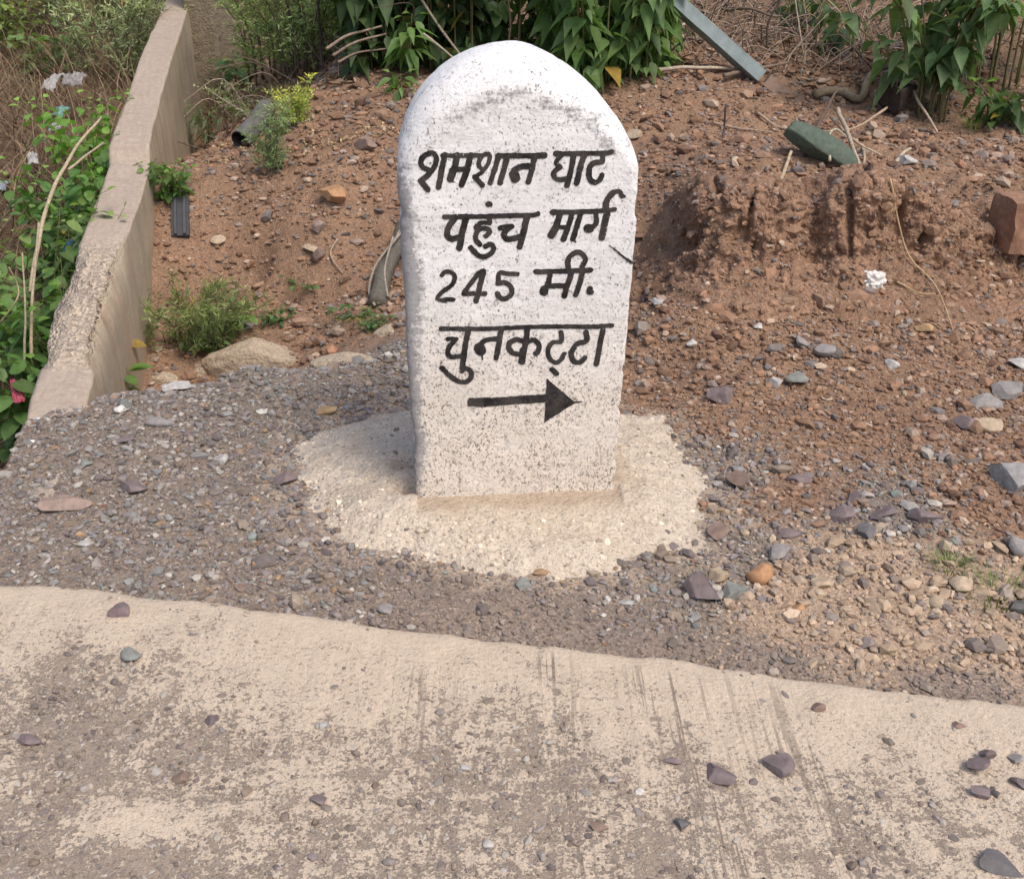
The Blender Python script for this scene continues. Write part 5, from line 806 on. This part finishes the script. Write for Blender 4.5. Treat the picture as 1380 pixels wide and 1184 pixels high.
# ------------------------------------------------------------------ branches, twigs, the leaning post
def stick(label, pts, r, col=(.34, .27, .20), name='stick', cat='stick', r1=None, mat='wood', n=26, sides=7, bumpy=.10):
    """pts: (px, py, h) lies h above the ground; (px, py, None, y) hangs at forward distance y"""
    w = []
    for p in pts:
        if len(p) == 4: w.append(pxy(p[0], p[1], p[3]))
        else: g = ground(p[0], p[1]); w.append(np.array([g[0], g[1], gz(g[0], g[1]) + p[2]]))
    w = np.array(w); ac = Acc(); c = spline(w, n); c = c + np.stack([fbm(c[:, 0]*6+k*5, c[:, 1]*6, c[:, 2]*6, 3) for k in range(3)], 1)*r*.8
    tube(ac, c, np.linspace(r, r1 or r*.6, n), sides, col, bumpy=bumpy); o0 = w[0]; o = ac.build(name, MAT[mat], origin=o0); o.location = o0; return tag(o, label, cat)
STK = [('pale bare stick lying level below the leaning post', [(870, 107, .03), (940, 102, .04), (1018, 105, .03)], .011, (.46, .38, .30), {}),
 ('dark stick lying across the foot of the leaning post', [(975, 111, .04), (1015, 107, .05), (1062, 102, .06)], .012, (.20, .15, .115), {}),
 ('thick pale curved branch between the bright bush and the leaning post', [(858, 98, .02), (885, 78, .10), (930, 68, .16)], .013, (.38, .31, .22), dict(name='branch', cat='branch')),
 ('thick crooked branch on the ground right of the leaning post', [(1096, 135, .02), (1130, 130, .035), (1158, 138, .03), (1172, 118, .07), (1195, 112, .10), (1220, 130, .06)], .024, (.27, .21, .145), dict(name='branch', cat='branch', r1=.017)),
 ('pale bent stick hanging down beside the upper right bush', [(1214, 118, .16), (1226, 150, .10), (1262, 188, .02)], .009, (.44, .36, .27), {}),
 ('dark bare twig standing upright on the heap', [(973, 225, 0), (975, 185, None, 5.02), (978, 140, None, 5.05)], .007, (.10, .07, .06), dict(name='twig', cat='twig', r1=.004)),
 ('long thin stick lying on the ground left of the mossy rock', [(960, 172, .015), (1000, 178, .015), (1040, 182, .015)], .008, (.36, .26, .19), {}),
 ('short pale stick leaning at the left of the mossy rock', [(1049, 240, .0), (1056, 228, .02), (1066, 216, .05)], .010, (.46, .37, .26), {}),
 ('stick slanting down across the right side of the mossy rock', [(1124, 178, .10), (1140, 205, .08), (1160, 236, .01)], .011, (.42, .34, .25), {}),
 ('thin stick leaning over the right of the mossy rock', [(1190, 175, .10), (1150, 192, .06), (1100, 205, .09)], .006, (.40, .30, .21), {}),
 ('dark short twig pointing up above the mossy rock', [(1098, 186, .03), (1112, 170, .08), (1126, 154, .14)], .008, (.14, .10, .08), dict(name='twig', cat='twig')),
 ('long thin twig running from behind the mossy rock to the right', [(1118, 180, .05), (1150, 205, .05), (1186, 218, .02)], .006, (.45, .36, .26), dict(name='twig', cat='twig')),
 ('pale loop of vine hooked over the mossy rock', [(1116, 236, .06), (1114, 214, .10), (1122, 206, .11), (1136, 210, .09)], .006, (.44, .40, .30), dict(name='vine', cat='vine')),
 ('long faint root lying left of the twig pile', [(1020, 160, .02), (1050, 174, .02), (1090, 182, .03)], .007, (.40, .30, .22), dict(name='root', cat='root')),
 ('thin bowed twig on the ground right of the twig pile', [(1160, 205, .03), (1164, 222, .01), (1158, 232, .0)], .007, (.38, .31, .23), dict(name='twig', cat='twig')),
 ('pale end of a broken stick right of the mossy rock', [(1205, 222, .01), (1215, 214, .02), (1226, 210, .03)], .009, (.50, .42, .31), {}),
 ('long straw bending down over the slope of the heap', [(1180, 368, .01), (1215, 378, .02), (1255, 408, .02), (1284, 448, .005)], .0035, (.44, .33, .19), dict(name='straw', cat='straw', mat='dry')),
 ('short straw joining the long one on the slope of the heap', [(1205, 402, .008), (1235, 410, .012), (1258, 412, .02)], .0028, (.42, .31, .18), dict(name='straw', cat='straw', mat='dry')),
 ('fine straw hanging over the upper face of the heap', [(1203, 318, .01), (1218, 340, .02), (1224, 362, .01)], .0026, (.40, .29, .18), dict(name='straw', cat='straw', mat='dry')),
 ('bent dry root beside the straw on the dirt below the pinkish stones', [(455, 330, .015), (446, 352, .02), (462, 372, .01)], .005, (.38, .30, .23), dict(name='root', cat='root')),
 ('long bare twig slanting down behind the left shoulder of the kilometre stone', [(566, -5, None, 6.05), (590, 32, None, 6.0), (618, 70, None, 5.95), (640, 100, None, 5.9)], .008, (.33, .28, .21), dict(name='twig', cat='twig')),
 ('short bare twig ending behind the left shoulder of the kilometre stone', [(570, 46, None, 5.95), (590, 60, None, 5.92), (615, 82, None, 5.9)], .008, (.36, .31, .25), dict(name='twig', cat='twig')),
 ('thick grey stem rising behind the top of the kilometre stone', [(638, 75, None, 6.2), (648, 40, None, 6.2), (664, -10, None, 6.25)], .014, (.15, .145, .105), dict(name='stem', cat='stem')),
 ('thin stem crossing the thick grey one behind the kilometre stone', [(630, -8, None, 6.1), (645, 12, None, 6.1), (658, 32, None, 6.1)], .007, (.20, .17, .13), dict(name='stem', cat='stem')),
 ('slender upright stem above the very top of the kilometre stone', [(685, 62, None, 6.1), (688, 30, None, 6.1), (683, -10, None, 6.1)], .007, (.26, .21, .14), dict(name='stem', cat='stem')),
 ('bare twig slanting up to the right above the kilometre stone', [(722, 40, None, 6.0), (740, 20, None, 6.0), (760, -6, None, 6.02)], .008, (.30, .26, .20), dict(name='twig', cat='twig')),
 ('long arched bare branch left of the sprig of pointed leaves', [(440, 66, None, 6.0), (470, 48, None, 6.0), (515, 36, None, 6.0)], .009, (.36, .28, .22), dict(name='branch', cat='branch')),
 ('second bare branch just under the long arched one', [(448, 75, None, 5.98), (478, 58, None, 5.98), (520, 46, None, 6.02)], .008, (.30, .23, .18), dict(name='branch', cat='branch')),
 ('lowest bare branch in the fan left of the sprig of pointed leaves', [(455, 84, None, 5.95), (480, 72, None, 6.0), (525, 66, None, 6.0)], .007, (.24, .18, .14), dict(name='branch', cat='branch')),
 ('dark upright stem in the middle of the feathery shrub', [(434, 90, None, 6.2), (432, 50, None, 6.25), (428, -10, None, 6.3)], .009, (.045, .035, .03), dict(name='stem', cat='stem')),
 ('bare forked stalk standing in front of the weeds left of the wall', [(40, 395, None, 4.05), (60, 290, None, 4.3), (95, 210, None, 4.55), (137, 158, None, 4.8)], .010, (.44, .36, .25), dict(name='stalk', cat='stalk', r1=.005)),
 ('side branch of dry stalk leaning toward the wall', [(92, 228, None, 4.5), (115, 210, None, 4.6), (140, 192, None, 4.75)], .006, (.42, .34, .24), dict(name='stalk', cat='stalk')),
 ('straight pale stalk rising beside the crumbled part of the wall', [(42, 480, None, 3.75), (44, 400, None, 3.85), (52, 300, None, 4.0)], .007, (.42, .34, .24), dict(name='stalk', cat='stalk')),
 ('thin pale stalk left of the straight one beside the wall', [(32, 500, None, 3.7), (34, 420, None, 3.75), (30, 340, None, 3.85)], .005, (.36, .31, .22), dict(name='stalk', cat='stalk')),
 ('curved grass stem bending at the left edge', [(0, 435, None, 3.75), (22, 405, None, 3.75), (24, 385, None, 3.8), (12, 360, None, 3.8)], .004, (.30, .28, .15), dict(name='stalk', cat='stalk')),
 ('thin dry stem in front of the dark plant right of the leaning post', [(1088, 105, None, 6.2), (1080, 60, None, 6.2), (1070, -6, None, 6.3)], .006, (.40, .33, .25), dict(name='stem', cat='stem')),
 ('long dry stem bowing down between the post and the upper right bush', [(1150, 90, None, 6.2), (1150, 45, None, 6.2), (1135, 20, None, 6.25), (1110, -5, None, 6.3)], .006, (.42, .34, .26), dict(name='stem', cat='stem')),
 ('dry stem leaning left of the upper right bush', [(1166, 68, None, 6.1), (1155, 35, None, 6.15), (1142, -6, None, 6.2)], .006, (.38, .31, .24), dict(name='stem', cat='stem')),
 ('bent dark branch above the middle of the leaning post', [(980, 14, None, 6.5), (1010, 12, None, 6.4), (1040, 22, None, 6.4), (1054, 22, None, 6.4)], .009, (.15, .115, .09), dict(name='branch', cat='branch')),
 ('dark forked twig standing right of the leaning post', [(1034, 66, None, 6.3), (1036, 30, None, 6.3), (1052, 2, None, 6.3)], .008, (.10, .08, .065), dict(name='twig', cat='twig'))]
for lab, pts, r, c_, kw in STK: stick(lab, pts, r, c_, **kw)
# brushwood tangle behind the post and around the shrubs
ac = Acc()
for k in range(560):
    if k < 420: x, y = rng.uniform(.75, 2.3), rng.uniform(6.0, 8.0)
    elif k < 500: x, y = rng.uniform(-1.7, -.6), rng.uniform(6.1, 6.9)
    else: x, y = rng.uniform(2.0, 3.6), rng.uniform(6.0, 8.0)
    z = gz(x, y); a = rng.uniform(0, 6.28); le = rng.uniform(.15, .55); el = rng.uniform(-.1, .9); d = np.array((math.cos(a)*math.cos(el), math.sin(a)*math.cos(el), math.sin(el)))*le; b = np.array((x, y, z+.01))
    m_ = b + d*.5 + rng.normal(0, .05, 3) + (0, 0, .04); tube(ac, spline([b, m_, b+d*np.array((1, 1, rng.uniform(.3, 1)))], 9), np.linspace(rng.uniform(.002, .0055), .0012, 9), 4, pick(np.array([(.34, .26, .20), (.24, .18, .14), (.15, .11, .09), (.42, .34, .27)]), np.full(4, .25), 1)[0], cap=False)
tag(ac.build('dry_brushwood', MAT['wood']), 'tangle of thin dry twigs on the bank around the leaning post and shrubs', 'brushwood', kind='stuff')
g0 = np.array(at(1368, 352)); k = zsc(g0); ac = Acc(); rough_box(ac, (0, 0, 0), (66*k, 52*k, 70*k), R(12), .022, 10, col=(.285, .165, .108)); o = ac.build('stone_block', MAT['rock'], smooth=False); o.location = g0 + (0, 0, 31*k); tag(o, 'big upright reddish brown block cut by the right edge of the photo', 'stone block')
# leaning post
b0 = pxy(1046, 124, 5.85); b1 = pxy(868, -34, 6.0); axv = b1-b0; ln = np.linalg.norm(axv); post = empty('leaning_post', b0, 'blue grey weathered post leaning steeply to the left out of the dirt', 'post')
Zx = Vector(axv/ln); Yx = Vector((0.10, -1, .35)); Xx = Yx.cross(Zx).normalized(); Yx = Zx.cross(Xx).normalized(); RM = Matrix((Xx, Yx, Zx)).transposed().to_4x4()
ac = Acc(); rough_box(ac, (0, 0, ln/2+.06), (.064, .08, ln-.10), 0, .006, 10, col=(.225, .275, .285)); o = ac.build('shaft', MAT['metal'], post, smooth=False); o.matrix_local = RM
ac = Acc(); rough_box(ac, (0, 0, -.06), (.066, .084, .28), 0, .014, 6, col=(.31, .215, .165)); o = ac.build('foot', MAT['rock'], post, smooth=False); o.matrix_local = RM; o['label'] = 'dirt-stained brown foot of the post'
ac = Acc(); rough_box(ac, (-.034, -.004, ln/2+.05), (.004, .070, ln-.12), 0, .002, 10, col=(.44, .42, .38)); o = ac.build('worn_lit_edge', MAT['metal'], post, smooth=False); o.matrix_local = RM  # pale strip: wear plus the lit upper face, put into its colour
# root bundle beside the stone, plastic strip, pipe, stump
rb = empty('root_bundle', at(512, 412), 'bundle of grey roots and vines bent down beside the left edge of the kilometre stone', 'roots')
def part_stick(name, pts, r, c_, parent, r1=None):
    w = np.array([(*ground(p[0], p[1])[:2], 0) for p in pts]); w[:, 2] = [gz(a[0], a[1])+p[2] for a, p in zip(w, pts)]; ac = Acc(); tube(ac, spline(w, 24), np.linspace(r, r1 or r, 24), 8, c_, bumpy=.12); o = ac.build(name, MAT['wood'], parent, origin=parent.location[:]); return o
part_stick('trunk', [(508, 414, .01), (518, 388, .06), (536, 350, .10), (545, 330, .11)], .042, (.125, .115, .095), rb, .03)
part_stick('vine', [(505, 418, .02), (498, 400, .03), (508, 382, .09), (533, 365, .14), (545, 345, .14)], .006, (.33, .285, .23), rb)
part_stick('vine', [(523, 408, .02), (520, 390, .09), (532, 364, .16)], .005, (.30, .26, .21), rb)
part_stick('vine', [(494, 376, .01), (515, 372, .08), (540, 346, .15)], .0035, (.34, .29, .23), rb)
g0, g1 = np.array(at(248, 322)), np.array(at(240, 276)); ac = Acc(); dv = g1-g0; L_ = np.linalg.norm(dv[:2])
ac2 = Acc(); rough_box(ac2, (0, 0, 0), (.078, L_*1.35, .022), 0, .005, 6, col=(.055, .058, .064)); rough_box(ac2, (.02, 0, .016), (.012, L_*1.3, .012), 0, .002, 6, col=(.07, .072, .08)); rough_box(ac2, (-.02, 0, .016), (.012, L_*1.3, .012), 0, .002, 6, col=(.07, .072, .08))
o = ac2.build('plastic_strip', MAT['metal'], smooth=False); o.location = (g0+g1)/2 + (0, 0, .035); o.rotation_euler = (math.atan2(dv[2], L_)+.06, 0, R(10)); tag(o, 'dark grey ribbed plastic strip lying on the dirt below the bright weed by the wall', 'plastic strip')
g0 = np.array(at(325, 200)); ac = Acc(); tube(ac, spline([(0, 0, 0), (.05, .14, .05), (.08, .30, .10)], 16), .05, 14, (.13, .125, .12), cap=False); tube(ac, spline([(.0, 0, 0), (.05, .14, .05), (.08, .30, .10)], 16), .042, 14, (.04, .038, .036), cap=False)
o = ac.build('pipe_piece', MAT['metal']); o.location = g0 + (0, 0, .05); tag(o, 'short dusty grey pipe piece lying left of the lone feathery weed', 'pipe')
g0 = np.array(at(1207, 152)); o = rock_mesh('tree_stump', (.20, .17, .17), 77, (.05, .038, .034), 9, round_=.14, mat=MAT['wood']); o.location = g0 + (0, 0, .07); tag(o, 'dark brown stump end under the crooked branch at the right', 'stump')
# litter of plastic outside the wall
def film(label, px, py, y, w, h, col, seed, name='plastic_bag', cat='plastic bag'):
    p = pxy(px, py, y); k = zsc(p); w *= .8; h *= .75; col = tuple(.62*q for q in col); n = 26; u = np.linspace(-1, 1, n); U, Vv = np.meshgrid(u, u); rr = 1 + .3*fbm(np.cos(np.arctan2(Vv, U))*2+seed, np.sin(np.arctan2(Vv, U))*2, 2, 3)
    z = .28*np.sqrt(np.maximum(0, 1.3-U**2*.6-Vv**2*.6)) + .28*fbm(U*1.8+seed, Vv*1.8, seed, 4) - .16*np.abs(vnoise(U*3.1+seed, Vv*3.1, 5))
    Vt = np.stack([U*w*k/2*rr, Vv*h*k*.75*rr, z*min(w, h)*k*1.2], -1).reshape(-1, 3); o = mk(name, Vt, [grid_faces(n, n)], MAT['plastic'], col=np.full((n*n, 3), col)*(1+.15*fbm(U*4+seed, Vv*4, 3, 3)).reshape(-1, 1)); so = o.modifiers.new('thickness', 'SOLIDIFY'); so.thickness = .002
    o.location = (p[0], p[1], max(p[2], gz(p[0], p[1])+.02)); o.rotation_euler = (R(28), 0, rng.uniform(-.5, .5)); return tag(o, label, cat)
film('crumpled grey plastic bag in the dry grass, left piece of a pair', 72, 112, 6.7, 22, 30, (.50, .48, .47), 3); film('wider crumpled grey plastic bag in the dry grass, right piece of a pair', 101, 108, 6.7, 34, 22, (.40, .37, .36), 9)
film('pale green plastic scrap above the mid green bushy weed', 82, 152, 6.3, 22, 18, (.22, .42, .36), 15); film('whitish plastic scrap just below the pale green one', 76, 172, 6.2, 20, 14, (.55, .56, .55), 18)
film('small crumpled white plastic scrap in the brown grass', 45, 215, 6.0, 18, 18, (.78, .77, .76), 21); film('bluish white plastic bag at the left edge', 3, 250, 5.8, 26, 14, (.50, .58, .74), 27)
film('blue plastic scrap half hidden beside the wall', 94, 332, 4.5, 14, 20, (.06, .19, .33), 33); film('bright pink plastic wrapper beside the near end of the wall', 25, 528, 3.55, 20, 36, (.60, .12, .19), 39, 'plastic_wrapper', 'wrapper'); film('dull pink scrap above the bluish white bag at the left edge', 14, 232, 6.0, 16, 10, (.42, .22, .22), 45)
film('chalky white crust of spilled lime on the gravel at the pit edge', 240, 532, 3.3, 46, 12, (.66, .64, .62), 51, 'lime_spill', 'lime spill')
